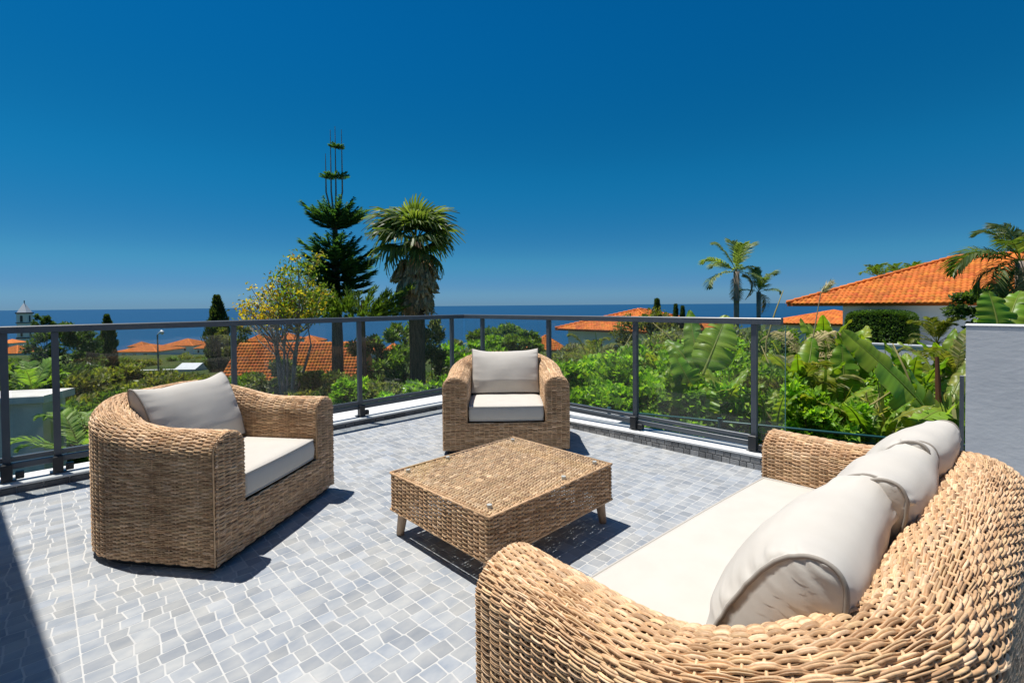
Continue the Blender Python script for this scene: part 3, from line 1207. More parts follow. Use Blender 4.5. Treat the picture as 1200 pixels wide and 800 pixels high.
def seat_cushion(name, label, group, loc, rz, w, d, h, seed, crown=.02, rear_r=.1):
    """rounded box: x -w/2..w/2, y 0..d, z 0..h"""
    na, nb = 40, 32
    A, B = np.meshgrid(np.linspace(-1, 1, na + 1), np.linspace(-1, 1, nb + 1), indexing='ij')
    e = np.maximum(np.abs(A), np.abs(B))
    X = A * np.sqrt(1 - .045 * (A * B) ** 2) * w / 2
    Y = B * np.sqrt(1 - .045 * (A * B) ** 2) * d / 2 + d / 2
    nz = np.array([[mnoise.noise(Vector((a * 2.2 + seed, b * 2.2, seed))) for b in B[0]] for a in A[:, 0]])
    dome = ((1 - A ** 4).clip(0) * (1 - B ** 4).clip(0)) ** .5
    Zt = h - .012 + (crown) * dome + .004 * nz * dome
    Zb = np.full_like(Zt, 0.0) + .012 * (1 - dome)
    Vt = np.stack([X, Y, Zt], -1).reshape(-1, 3)
    Vb = np.stack([X, Y, Zb], -1).reshape(-1, 3)
    n = len(Vt)
    idx = np.arange(n).reshape(na + 1, nb + 1)
    Ff = np.stack([idx[:-1, :-1], idx[1:, :-1], idx[1:, 1:], idx[:-1, 1:]], -1).reshape(-1, 4)
    loop = np.array([idx[i, 0] for i in range(na)] + [idx[na, j] for j in range(nb)] + [idx[i, nb] for i in range(na, 0, -1)] + [idx[0, j] for j in range(nb, 0, -1)])
    V = np.concatenate([Vt, Vb])
    F = [Ff, Ff[:, ::-1] + n]
    lt, lb = V[loop], V[loop + n]
    m = len(loop)
    c = np.array((0, d / 2, 0))
    strips = [loop]
    base = 2 * n
    mids = []
    for f_ in (.2, .5, .8):
        p = lt * (1 - f_) + lb * f_
        dd = p - c
        dd[:, 2] = 0
        # push straight out of the nearest side
        ax = np.abs(dd[:, 0]) / (w / 2) > np.abs(dd[:, 1]) / (d / 2)
        o = np.zeros_like(p)
        o[ax, 0] = np.sign(dd[ax, 0])
        o[~ax, 1] = np.sign(dd[~ax, 1])
        cr = np.array([mnoise.noise(Vector((i * .25 + seed, f_ * 2, 4.0))) for i in range(m)])[:, None]
        mids.append(p + o * (.010 * math.sin(PI * f_) + .002 * cr))
        strips.append(np.arange(base, base + m))
        base += m
    strips.append(loop + n)
    V = np.concatenate([V] + mids)
    for s0, s1 in zip(strips[:-1], strips[1:]):
        F.append(np.stack([s0, np.roll(s0, -1), np.roll(s1, -1), s1], -1)[:, ::-1])
    o = mesh_np(name, V, np.concatenate(F), M['fabric'], smooth=True)
    o.matrix_world = Matrix.Translation(loc) @ Matrix.Rotation(rz, 4, 'Z')
    tag(o, label, 'cushion', group)
    for s in (lt, lb):
        p = MB()
        pts = [tuple(v) for v in s] + [tuple(s[0]), tuple(s[1])]
        p.tube(pts, .005, 6, cap=False)
        p.build('piping', M['seat_piping'], o, smooth=True)
    return o


def build_furniture():
    # --- armchairs -----------------------------------------------------
    Wc, Dc, t = 1.06, .92, .20
    ang1 = math.atan2(.59, .80)                  # left chair: local +x along its front
    c1 = Vector((.565, 2.545, 0)) + Vector((math.cos(ang1), math.sin(ang1), 0)) * (Wc / 2)
    ch1 = empty('armchair', c1, 'rattan armchair at the left, turned side on, its woven side facing the viewer', 'armchair', 'rattan armchairs', ang1)
    shell(ch1, Wc, Dc, t, .40, .645, .775, .265, 11)
    ch2 = copy_tree(ch1)
    d2, a2 = 3.97, -PI / 4 + R(1.5)
    c2 = Vector((0, 0, 0)) + fwd0 * d2 + right0 * (-.055)
    ch2.location = c2
    ch2.rotation_euler = (0, 0, a2)
    ch2['label'] = 'rattan armchair facing the viewer behind the coffee table, by the railing corner'

    def loc(ch, a, x, y, z):
        return Vector((ch.location.x + math.cos(a) * x - math.sin(a) * y, ch.location.y + math.sin(a) * x + math.cos(a) * y, z))
    for ch, a, who, sd in ((ch1, ang1, 'left armchair seen from its side', 1), (ch2, a2, 'armchair facing the viewer', 5)):
        seat_cushion('seat_cushion', 'cream seat cushion on the ' + who, 'armchair seat cushions', loc(ch, a, 0, .003, .268), a, .635, .66, .14, sd)
        pillow('back_cushion', 'cream back cushion propped upright in the ' + who, 'armchair back cushions', loc(ch, a, 0, .53, .415), a + PI, R(19), .64, .435, .050, .105, sd * 1.7, ears=.07, wr=.005)
    # --- sofa ----------------------------------------------------------
    Ws, Ds, ts = 1.965, .905, .215
    as_ = PI - R(4.5)                            # local +x along -X of the world (sofa faces +Y)
    cs = Vector((1.757, .836, 0))
    sofa = empty('sofa', cs, 'large rattan sofa in the right foreground with three back cushions', 'sofa', None, as_)
    shell(sofa, Ws, Ds, ts, .47, .60, .70, .26, 21, pitch=.0083, spacing=.037)
    seat_cushion('seat_cushion', 'long cream seat cushion spanning the sofa', None, loc(sofa, as_, 0, .003, .265), as_, Ws - 2 * ts - .01, .72, .14, 9, crown=.022)
    for i, (x, yy, rr, who) in enumerate(((.415, .49, R(5), 'nearest and largest looking of the three sofa back cushions, end gusset facing the viewer'),
                                          (-.125, .505, R(1), 'middle of the three cream sofa back cushions'),
                                          (-.555, .505, R(-3), 'farthest of the three cream sofa back cushions, before the grey blue wall'))):
        pillow('back_cushion', who, 'sofa back cushions', loc(sofa, as_, x, yy, .415), as_ + PI + rr, R((27, 26, 25)[i]), (.59, .50, .43)[i], (.405, .405, .415)[i], (.092, .088, .084)[i], (.150, .142, .135)[i], 3.1 + i * 2.3, wr=.015, ears=(.10, .07, .05)[i], pleat=.0055)
    # --- table -----------------------------------------------------------
    build_table()


def build_table():
    cx, cy, wx, wy, zt, zb = 1.825, 1.905, .95, .80, .345, .135
    root = empty('coffee_table', (cx, cy, 0), 'square rattan coffee table with glass top in the middle of the terrace', 'table')
    rng = np.random.default_rng(5)
    pitch, sp = .0098, .038
    parts = []
    x0, x1, y0, y1 = -wx / 2, wx / 2, -wy / 2, wy / 2
    # apron: rows run round with rounded corners
    rc = .018
    pts = []
    for (cxn, cyn, a0) in ((x1 - rc, y0 + rc, -PI / 2), (x1 - rc, y1 - rc, 0), (x0 + rc, y1 - rc, PI / 2), (x0 + rc, y0 + rc, PI)):
        for k in range(5):
            a = a0 + PI / 2 * k / 4
            pts.append((cxn + rc * math.cos(a), cyn + rc * math.sin(a)))
    pts.append(pts[0])
    P = np.array(pts)
    seg = np.r_[0, np.cumsum(np.linalg.norm(np.diff(P, axis=0), axis=1))]
    L = seg[-1]
    nst = int(L / sp) // 2 * 2
    sp = L / nst
    m = int(nst * 5)
    us = np.linspace(0, L, m)
    px = np.interp(us, seg, P[:, 0])
    py = np.interp(us, seg, P[:, 1])
    tg = norm(np.stack([np.gradient(px), np.gradient(py), np.zeros(m)], -1))
    nr = np.stack([tg[:, 1], -tg[:, 0], np.zeros(m)], -1)
    rows = int((zt - .004 - zb) / pitch)
    PP = np.zeros((rows, m, 3))
    PP[..., 0] = px
    PP[..., 1] = py
    PP[..., 2] = (zb + pitch * (np.arange(rows) + .5))[:, None]
    NN = np.broadcast_to(nr, PP.shape)
    TT = np.zeros_like(PP)
    TT[..., 2] = 1
    parts.append(strands(PP, NN, TT, np.arange(rows) % 2, us, sp, pitch * .50, .0038, .0038, rng))
    # back halves of the same strands, so that the table is woven from both sides
    parts.append(strands(PP, -NN, TT, np.arange(rows) % 2 + 1, us, sp, pitch * .50, .0038, .0038, rng))
    su = np.arange(nst) * sp
    sx, sy = np.interp(su, seg, P[:, 0]), np.interp(su, seg, P[:, 1])
    ii = np.clip((su / L * m).astype(int), 0, m - 1)
    PS = np.zeros((nst, 4, 3))
    PS[..., 0] = sx[:, None]
    PS[..., 1] = sy[:, None]
    PS[..., 2] = np.linspace(zb, zt - .008, 4)
    NS = np.repeat(nr[ii][:, None], 4, 1)
    TS_ = np.repeat(tg[ii][:, None], 4, 1)
    parts.append(stakes(PS, NS, TS_, .0034, rng))
    V, F, C = join(parts)
    stuff(mesh_np('woven_apron', V, F, M['rattan'], root, C, smooth=True))
    # top: rows along x, in a coarser three-strand weave
    parts = []
    pt = .0098
    rows = int((wy - .02) / pt)
    m = int((wx - .02) / .0062)
    xs = np.linspace(x0 + .01, x1 - .01, m)
    PP = np.zeros((rows, m, 3))
    PP[..., 0] = xs
    PP[..., 1] = (y0 + .01 + pt * (np.arange(rows) + .5))[:, None]
    PP[..., 2] = zt - .010
    NN = np.zeros_like(PP)
    NN[..., 2] = 1
    TT = np.zeros_like(PP)
    TT[..., 1] = 1
    phase = (np.arange(rows) // 1 % 2).astype(float)
    parts.append(strands(PP, NN, TT, phase, xs + 1, .036, pt * .55, .0040, .0040, rng))
    parts.append(strands(PP - NN * .003, -NN, TT, phase + 1, xs + 1, .036, pt * .55, .0040, .0040, rng))
    PS = np.zeros((int(wx / .036), 12, 3))
    k = len(PS)
    # stakes sit on multiples of the weave spacing
    first = math.ceil((x0 + .01 + 1) / .036) * .036 - 1
    PS[..., 0] = (first + np.arange(k) * .036)[:, None]
    PS[..., 1] = np.linspace(y0 + .008, y1 - .008, 12)
    PS[..., 2] = zt - .010
    NS = np.zeros_like(PS)
    NS[..., 2] = 1
    TS_ = np.zeros_like(PS)
    TS_[..., 0] = 1
    PS = PS[PS[:, 0, 0] < x1 - .005]
    parts.append(stakes(PS, NS[:len(PS)], TS_[:len(PS)], .0042, rng))
    V, F, C = join(parts)
    stuff(mesh_np('woven_top', V, F, M['rattan'], root, C, smooth=True))
    b = MB()
    e = [(x0, y0), (x1, y0), (x1, y1), (x0, y1)]
    for i in range(4):
        a, c = e[i], e[(i + 1) % 4]
        b.tube([(a[0], a[1], zt - .007), (c[0], c[1], zt - .005)], .0055, 8, tuple(TAN[0]))
        b.tube([(a[0], a[1], zb + .004), (c[0], c[1], zb + .004)], .0065, 6, tuple(TAN[0]))
    b.build('edge_binding', M['rattan'], root, attr=True, smooth=True)
    g = MB()
    g.box((x0 + .012, y0 + .012, zt + .004), (x1 - .012, y1 - .012, zt + .010), bev=.001)
    g.build('glass_top', M['table_glass'], root)
    for dx, dy in ((x0 + .07, y0 + .07), (x1 - .07, y0 + .07), (x1 - .07, y1 - .07), (x0 + .07, y1 - .07), (.10, y0 + .05), (-.12, y1 - .05)):
        q = MB()
        q.lathe([(.011, -.005), (.012, 0), (.012, .0108), (.009, .0114)], (dx, dy, zt), 14)
        q.build('glass_pad', M['pad'], root, smooth=False)
    # inner frame and splayed legs
    for sx, sy in ((-1, -1), (1, -1), (1, 1), (-1, 1)):
        l = MB()
        tx, ty = sx * (wx / 2 - .055), sy * (wy / 2 - .055)
        bx, by = sx * (wx / 2 - .032), sy * (wy / 2 - .042)
        l.tube([(tx, ty, zb + .05), (tx + (bx - tx) * .3, ty + (by - ty) * .3, zb - .005), (bx, by, .004)], [.030, .028, .021], 14)
        lg = l.build('leg', M['leg_wood'], root, smooth=True)
        f = MB()
        f.lathe([(.019, 0), (.020, .004)], (bx, by, .0005), 12)
        f.build('foot_cap', M['black_metal'], lg)


# ---------------------------------------------------------------- foliage helpers
def leaves(P, D, Nn, ln, wd, cols, fold=.15, rng=RNG):
    """diamond leaves: base P, direction D, normal Nn, length ln, width wd (arrays)"""
    n = len(P)
    D = norm(D)
    S = norm(np.cross(D, Nn))
    U = np.cross(S, D)
    ln = np.broadcast_to(ln, (n,))[:, None]
    wd = np.broadcast_to(wd, (n,))[:, None]
    a = P
    b = P + D * ln * .45 + S * wd * .5 + U * wd * fold
    c = P + D * ln - U * ln * .12
    d = P + D * ln * .45 - S * wd * .5 + U * wd * fold
    V = np.stack([a, b, c, d], 1).reshape(-1, 3)
    F = np.arange(4 * n).reshape(n, 4)
    C = np.repeat(cols, 4, 0)
    return V, F, C


def rand_dir(n, rng):
    v = rng.normal(size=(n, 3))
    return norm(v)


def pick_cols(n, palette, rng, var=.18):
    pal = np.array(palette)
    c = pal[(rng.random(n) * len(pal)).astype(int)]
    return c * 1.9 * rng.normal(1, var, (n, 1)).clip(.5, 1.6)


def crown_cloud(rng, rad, n, ln, palette, clumps=26, squash=.55, sun_bias=.3, hollow=.55, shape=None, up=.25, wd=.5, spread=.30):
    """leaf clumps over an ellipsoid (rad 3-vector), centre origin"""
    rad = np.array(rad)
    K = clumps
    cd = rand_dir(K, rng)
    cr = (hollow + (1 - hollow) * rng.random(K) ** .7)[:, None]
    cc = cd * cr
    if shape is not None:
        cc = shape(cc)
    w = rng.random(K) * .7 + .5
    w = w / w.sum()
    ci = rng.choice(K, n, p=w)
    sz = (spread * (.6 + .7 * rng.random(K)))[ci][:, None]
    dl = rand_dir(n, rng) * (rng.random((n, 1)) ** .5) * sz
    dl[:, 2] *= .75
    P = (cc[ci] + dl) * rad
    out = norm(P / rad)
    D = norm(out * .8 + rand_dir(n, rng) * .9 + np.array((0, 0, up)))
    Nn = norm(out * .5 + rand_dir(n, rng) * .6 + np.array((0, 0, .7)))
    lns = ln * rng.uniform(.65, 1.3, n)
    ctone = rng.normal(1, .16, K).clip(.6, 1.5)[ci][:, None]
    cols = pick_cols(n, palette, rng) * ctone
    return leaves(P, D, Nn, lns, lns * wd, cols)


GREEN_DARK = [(.034, .060, .020), (.045, .078, .025), (.028, .050, .017), (.060, .088, .030)]
GREEN_MID = [(.062, .105, .020), (.08, .13, .026), (.048, .085, .018), (.105, .145, .03)]
GREEN_OLIVE = [(.085, .10, .022), (.115, .12, .03), (.065, .085, .02), (.13, .12, .035)]
GREEN_BRIGHT = [(.12, .22, .022), (.16, .27, .03), (.09, .17, .02), (.20, .28, .035), (.07, .13, .02)]
GREY_GREEN = [(.09, .11, .055), (.12, .14, .07), (.065, .085, .04), (.14, .14, .09)]
BANANA = [(.20, .345, .030), (.25, .385, .038), (.165, .30, .030)]


def shrub(name, label, cat, p, rad, n, ln, palette, seed, group=None, stem=True, **kw):
    """p = centre of crown"""
    rng = np.random.default_rng(seed)
    gz = ground_z(p.x, p.y) - .05
    root = empty(name, (p.x, p.y, gz), label, cat, group)
    V, F, C = crown_cloud(rng, rad, n, ln, palette, **kw)
    V = V + np.array((0, 0, p.z - gz))
    stuff(mesh_np('foliage', V, F, M['leaf'], root, C))
    if stem:
        t = MB()
        rd = random.Random(seed)
        for k in range(5):
            a = rd.uniform(0, 2 * PI)
            e = (math.cos(a) * rad[0] * .6, math.sin(a) * rad[1] * .6, p.z - gz + rad[2] * rd.uniform(-.2, .5))
            t.tube([(0.03 * math.cos(a), .03 * math.sin(a), 0), (e[0] * .3, e[1] * .3, e[2] * .5), e], [.03, .02, .008], 5)
        t.build('stem', M['bark'], root)
    return root


def frond_mesh(name, length, nleaf, lw, ll, droop, palette, seed, twist=.5, hang=.4, stem_col=(.16, .17, .05)):
    """feather palm frond growing along +x, rising then drooping in z. Single mesh data"""
    rng = np.random.default_rng(seed)
    ts = np.linspace(0, 1, 14)
    x = length * (np.sin(ts * (PI / 2) * .9) / math.sin(PI / 2 * .9)) * (1 - .22 * droop * ts ** 2)
    z = length * (.30 * ts - droop * .75 * ts ** 2.2)
    pts = np.stack([x, np.zeros_like(x), z], -1)
    parts = []
    # rachis as thin strips (two crossed)
    for ax in (np.array((0, 1, 0)), np.array((0, 0, 1))):
        w = (.018 * (1 - ts * .8))[:, None] * length / 1.8
        V = np.stack([pts + ax * w, pts - ax * w], 1).reshape(-1, 3)
        idx = np.arange(28).reshape(14, 2)
        F = np.stack([idx[:-1, 0], idx[:-1, 1], idx[1:, 1], idx[1:, 0]], -1)
        parts.append((V, F, np.tile(np.array(stem_col), (28, 1))))
    tt = np.linspace(.14, .99, nleaf)
    P0 = np.stack([np.interp(tt, ts, x), np.zeros(nleaf), np.interp(tt, ts, z)], -1)
    tan = norm(np.stack([np.gradient(P0[:, 0]), np.zeros(nleaf), np.gradient(P0[:, 2])], -1))
    for sgn in (-1, 1):
        prof = np.sin(np.clip(tt * 1.08, 0, 1) * PI) ** .55 * .85 + .22
        l = ll * prof * rng.uniform(.85, 1.12, nleaf)
        D = tan * (.55 + .5 * tt)[:, None] + np.array((0, sgn, 0)) * .95 + np.array((0, 0, 1)) * (rng.uniform(-.25, .2, nleaf) + .12)[:, None]
        D = norm(D)
        mid = P0 + D * (l * .55)[:, None]
        D2 = norm(D * (1 - hang * .5) + np.array((0, 0, -1)) * hang * rng.uniform(.7, 1.4, (nleaf, 1)))
        tip = mid + D2 * (l * .5)[:, None]
        S = norm(np.cross(D, np.array((0, .0, 1)) + rand_dir(nleaf, rng) * .3))
        w = lw * rng.uniform(.8, 1.2, (nleaf, 1))
        V = np.stack([P0 - S * w * .3, P0 + S * w * .3, mid + S * w * .5, mid - S * w * .5, tip, tip], 1)
        V[:, 4] = tip
        V[:, 5] = tip + S * .002
        idx = np.arange(nleaf * 6).reshape(nleaf, 6)
        F = np.concatenate([idx[:, [0, 1, 2, 3]], idx[:, [3, 2, 5, 4]]])
        C = np.repeat(pick_cols(nleaf, palette, rng, .15), 6, 0)
        parts.append((V.reshape(-1, 3), F, C))
    return join(parts)


def place_fronds(root, meshes, fronds, name='frond', centre=(0, 0, 0)):
    """fronds: list of (azimuth, pitch, scale, roll, mesh index)"""
    for az, pt, s, rl, k in fronds:
        o = link(name, meshes[k % len(meshes)], root)
        o.matrix_local = Matrix.Translation(centre) @ Matrix.Rotation(az, 4, 'Z') @ Matrix.Rotation(-pt, 4, 'Y') @ Matrix.Rotation(rl, 4, 'X') @ Matrix.Scale(s, 4)


def as_mesh(name, vfc, material):
    o = mesh_np(name, vfc[0], vfc[1], material, None, vfc[2])
    me = o.data
    bpy.data.objects.remove(o)
    return me


# ---------------------------------------------------------------- trees
def pine():
    top = at(394, 148, 16)
    foot = at(396, 470, 16)
    foot.z = ground_z(foot.x, foot.y)
    root = empty('norfolk_pine', foot, 'tall tiered norfolk pine with bare leader shoots above the left railing', 'tree')
    rng = np.random.default_rng(31)
    H = top.z - foot.z

    def zz(py):
        return at(394, py, 16).z - foot.z
    sc = 16 / FPX
    t = MB()
    t.tube([(0, 0, 0), (.02, 0, zz(400)), (0, 0, zz(330)), (0, .02, zz(250))], [.22, .19, .14, .07], 10)
    t.build('trunk', M['bark'], root, smooth=True)
    rr = right0
    leaders = [(-4, 152, .0), (1.5, 148, .03), (9, 152, -.02), (-10, 180, .05)]
    for dx, py, k in leaders:
        t = MB()
        x = dx * sc
        t.tube([(x * .3 * rr.x, x * .3 * rr.y, zz(255)), (x * rr.x, x * rr.y, zz(225)), (x * rr.x, x * rr.y, zz(py))], [.034, .026, .008], 6)
        t.build('leader', M['bark_grey'], root)
    # tiers: (py, radius px, branches, cx px, upturn, stuff)
    tiers = [(173, 10, 8, 2, .3), (174, 7, 5, 6, .3), (208, 18, 9, 2, .25), (209, 13, 7, -6, .25),
             (250, 26, 8, 1, .75), (258, 38, 12, 1, .6), (263, 40, 11, 3, .48), (268, 30, 7, -2, .4),
             (279, 16, 6, 4, .6), (292, 30, 8, 2, .6),
             (302, 46, 10, -2, .55), (313, 50, 10, 2, .46), (322, 50, 10, 3, .40), (331, 46, 10, 5, .36),
             (339, 40, 9, 6, .34), (347, 33, 9, 8, .3), (355, 24, 8, 8, .25)]
    pal = [(.030, .078, .034), (.040, .098, .036), (.024, .060, .030), (.065, .115, .036)]
    for py, rp, nb, cx, upt in tiers:
        r = rp * sc * .84
        parts = []
        a0 = rng.random() * 6
        for b in range(nb):
            a = a0 + 2 * PI * b / nb + rng.uniform(-.2, .2)
            L = r * rng.uniform(.75, 1.12)
            d = np.array((math.cos(a), math.sin(a), 0))
            side = np.array((-math.sin(a), math.cos(a), 0))
            u = np.array((0, 0, 1.))
            c0 = np.array((cx * sc * rr.x, cx * sc * rr.y, zz(py)))
            n = max(6, int(L / .05))
            ts = np.linspace(.06, 1, n)
            ax = c0 + d * (ts * L)[:, None] + u * (L * (upt * ts ** 2 - .06 * ts + .03 * rng.normal()))[:, None]
            prof = (np.sin(np.clip(ts * .93 + .07, 0, 1) * PI) ** .6 * .30 + .06) * L
            for k in range(5):
                sg = (k - 2) / 2
                D = norm(d * .85 + side * sg * 1.0 + u * (.30 + .55 * rng.random((n, 1)) - .2 * abs(sg)))
                ln = prof * rng.uniform(.75, 1.2, n) * (1 - .25 * abs(sg)) + .05
                parts.append(leaves(ax + rand_dir(n, rng) * .02, D, norm(u + rand_dir(n, rng) * .4), ln * 1.15, .036 + ln * .05, pick_cols(n, pal, rng, .25), 0.05))
        V, F, C = join(parts)
        stuff(mesh_np('branch_tier', V, F, M['needle'], root, C))


def fan_mesh(seed, dead=False, R_=1.0):
    rng = np.random.default_rng(seed)
    n = 24
    parts = []
    pet = .85
    ang = np.linspace(-1.75, 1.75, n)
    pal = [(.34, .235, .15), (.27, .185, .12), (.40, .30, .20), (.20, .14, .09)] if dead else [(.060, .085, .03), (.08, .11, .035), (.11, .135, .045), (.045, .068, .025)]
    m = 5
    P = np.zeros((n, m, 2, 3))
    for i, a in enumerate(ang):
        if dead:
            a *= .20
        L = R_ * (.95 + .2 * math.cos(a)) * rng.uniform(.88, 1.1) * (1.0 if not dead else 1.05)
        d = np.array((math.cos(a), math.sin(a), 0))
        s = np.array((-math.sin(a), math.cos(a), 0))
        for k in range(m):
            f = k / (m - 1)
            p = np.array((pet, 0, 0)) + d * (L * f * (1 - .18 * f ** 3)) + np.array((0, 0, (-.03 - .55 * (f ** 2.6) * rng.uniform(.6, 1.3)) * L if not dead else .05 * rng.normal() * L))
            w = .052 * (math.sin(min(1, f * 1.25 + .12) * PI * .8) + .06) * (1 if f < .98 else .3)
            up = np.array((0, 0, .025 * (1 if i % 2 else -1)))
            P[i, k, 0] = p - s * w + up
            P[i, k, 1] = p + s * w - up
    idx = np.arange(n * m * 2).reshape(n, m, 2)
    F = np.stack([idx[:, :-1, 0], idx[:, :-1, 1], idx[:, 1:, 1], idx[:, 1:, 0]], -1).reshape(-1, 4)
    C = np.repeat(pick_cols(n, pal, rng, .18), m * 2, 0)
    parts.append((P.reshape(-1, 3), F, C))
    for ax in (np.array((0, 1, 0)), np.array((0, 0, 1))):
        V = np.array([np.array((0, 0, 0)) + ax * .022, np.array((0, 0, 0)) - ax * .022, np.array((pet, 0, 0)) - ax * .014, np.array((pet, 0, 0)) + ax * .014])
        parts.append((V, np.array([(0, 1, 2, 3)]), np.tile(np.array((.12, .13, .04) if not dead else (.12, .08, .05)), (4, 1))))
    return join(parts)


def fan_palm():
    d = 14.0
    head = at(487, 284, d)
    foot = at(486, 465, d)
    gz = ground_z(foot.x, foot.y)
    root = empty('fan_palm', (head.x, head.y, gz), 'fan palm with a skirt of dead brown fronds beside the norfolk pine', 'palm')
    h = head.z - gz
    t = MB()
    t.tube([(0, 0, -.2), (.02, 0, h * .4), (0, 0, h * .8), (0, 0, h)], [.26, .23, .25, .16], 12)
    t.build('trunk', M['bark'], root, smooth=True)
    live = [as_mesh('fan_frond', fan_mesh(40 + i), M['leaf']) for i in range(4)]
    dead = [as_mesh('dead_frond', fan_mesh(60 + i, True), M['dry']) for i in range(4)]
    rnd = random.Random(8)
    fr = []
    for ring, (n, pt, sc) in enumerate(((6, 1.30, .72), (7, .92, .78), (8, .48, .78), (5, .02, .76), (3, -.45, .68))):
        for k in range(n):
            fr.append((2 * PI * (k + rnd.uniform(-.3, .3)) / n + ring * .5, pt + rnd.uniform(-.16, .16), sc * rnd.uniform(.85, 1.12), rnd.uniform(-.4, .4), rnd.randrange(4)))
    place_fronds(root, live, fr, 'frond', (0, 0, h))
    fr = []
    for ring, (n, pt, zz, sc) in enumerate(((14, -1.15, -.05, .62), (16, -1.32, -.3, .68), (16, -1.42, -.7, .66), (14, -1.48, -1.0, .60))):
        for k in range(n):
            az = 2 * PI * (k + rnd.uniform(-.35, .35)) / n
            o = link('dead_frond', dead[rnd.randrange(4)], root)
            rad = .14 + .05 * ring
            o.matrix_local = Matrix.Translation((math.cos(az) * rad, math.sin(az) * rad, h + zz)) @ Matrix.Rotation(az, 4, 'Z') @ Matrix.Rotation(-pt + rnd.uniform(-.1, .06), 4, 'Y') @ Matrix.Rotation(rnd.uniform(-.4, .4), 4, 'X') @ Matrix.Scale(sc * rnd.uniform(.85, 1.1), 4)


def yellow_tree():
    d = 11.5
    foot = at(340, 470, d)
    foot.z = ground_z(foot.x, foot.y)
    root = empty('flowering_tree', foot, 'open branching tree with yellow blossom and bare twigs above the left armchair', 'tree')
    rnd = random.Random(12)
    rng = np.random.default_rng(12)
    t = MB()
    tips = []
    sc = d / FPX
    # target tips in the picture plane, given depth scatter
    goals = []
    for k in range(64):
        px = rnd.uniform(280, 378)
        lim = 312 + 26 * ((px - 352) / 60) ** 2 - (14 if px > 330 else 0)
        py = rnd.uniform(max(296, lim), 378)
        goals.append(at(px, py, d + rnd.uniform(-1.3, 1.3)))
    forks = []
    for k in range(7):
        a = at(rnd.uniform(312, 366), rnd.uniform(385, 420), d + rnd.uniform(-.5, .5))
        forks.append(a)
    z0 = Vector((foot.x, foot.y, foot.z))
    for f in forks:
        m = z0.lerp(f, .5) + Vector((rnd.uniform(-.1, .1), rnd.uniform(-.1, .1), .1))
        t.tube([z0 - foot, m - foot, f - foot], [.05, .035, .026], 6)
    for g in goals:
        f = min(forks, key=lambda q: (q - g).length * rnd.uniform(.7, 1.3))
        m = f.lerp(g, .5) + Vector((rnd.uniform(-.12, .12), rnd.uniform(-.12, .12), rnd.uniform(-.15, .05)))
        m2 = m.lerp(g, .5) + Vector((rnd.uniform(-.06, .06), rnd.uniform(-.06, .06), rnd.uniform(-.04, .04)))
        t.tube([f - foot, m - foot, m2 - foot, g - foot], [.016, .011, .008, .005], 5, cap=False)
        tips.append(g)
        for q in (m, m2):
            s = q + Vector((rnd.uniform(-.3, .3), rnd.uniform(-.3, .3), rnd.uniform(.1, .35)))
            t.tube([q - foot, s - foot], [.007, .003], 4, cap=False)
            tips.append(s)
    t.build('trunk', M['bark_grey'], root)
    pal = [(.33, .24, .02), (.42, .30, .02), (.25, .13, .02), (.36, .30, .05)]
    grn = [(.09, .13, .02), (.13, .17, .03), (.07, .09, .02)]
    Pf, Pl = [], []
    for g in tips:
        q = proj(g)
        dense = q and q[0] > 322 and q[1] < 372
        for k in range(16 if rnd.random() < .55 else 1):
            Pf.append(g - foot + Vector((rnd.gauss(0, .06), rnd.gauss(0, .06), rnd.gauss(0, .05))))
        for k in range(24 if dense else 2):
            Pl.append(g - foot + Vector((rnd.gauss(0, .12), rnd.gauss(0, .12), rnd.gauss(-.03, .09))))
    P = np.array([tuple(v) for v in Pf])
    n = len(P)
    stuff(mesh_np('blossom', *leaves(P, rand_dir(n, rng), rand_dir(n, rng), .075, .05, pick_cols(n, pal, rng))[:2], M['leaf'], root, np.repeat(pick_cols(n, pal, rng), 4, 0)))
    P = np.array([tuple(v) for v in Pl])
    n = len(P)
    V, F, C = leaves(P, rand_dir(n, rng) + np.array((0, 0, .4)), rand_dir(n, rng) + np.array((0, 0, 1)), .10, .045, pick_cols(n, grn, rng))
    stuff(mesh_np('foliage', V, F, M['leaf'], root, C))


def cypress(px, ytop, ybot, wpx, d, label, seed):
    foot = at(px, ybot, d)
    foot.z = min(foot.z, ground_z(foot.x, foot.y))
    top = at(px, ytop, d)
    root = empty('cypress', foot, label, 'tree', 'cypress trees below the terrace')
    h = top.z - foot.z
    r = wpx / 2 * d / FPX
    rng = np.random.default_rng(seed)
    n = 5000
    z = rng.random(n) ** .85
    prof = np.minimum(1, (1 - z) * 2.2 + .10) * np.minimum(1, z * 5 + .5)
    a = rng.random(n) * 2 * PI
    rr = r * prof * (rng.random(n) ** .35) * (1 + .18 * np.sin(a * 3 + z * 11) + .12 * np.sin(z * 37 + a))
    P = np.stack([rr * np.cos(a), rr * np.sin(a), z * h], -1)
    D = np.stack([np.cos(a) * .35, np.sin(a) * .35, np.ones(n)], -1) + rand_dir(n, rng) * .3
    V, F, C = leaves(P, D, rand_dir(n, rng), h * .055, h * .018, pick_cols(n, [(.030, .050, .020), (.040, .062, .024), (.024, .040, .017), (.055, .07, .028)], rng))
    stuff(mesh_np('foliage', V, F, M['needle'], root, C))
    t = MB()
    t.tube([(0, 0, -.3), (0, 0, h * .8)], [r * .22, r * .05], 6)
    t.build('trunk', M['bark'], root)


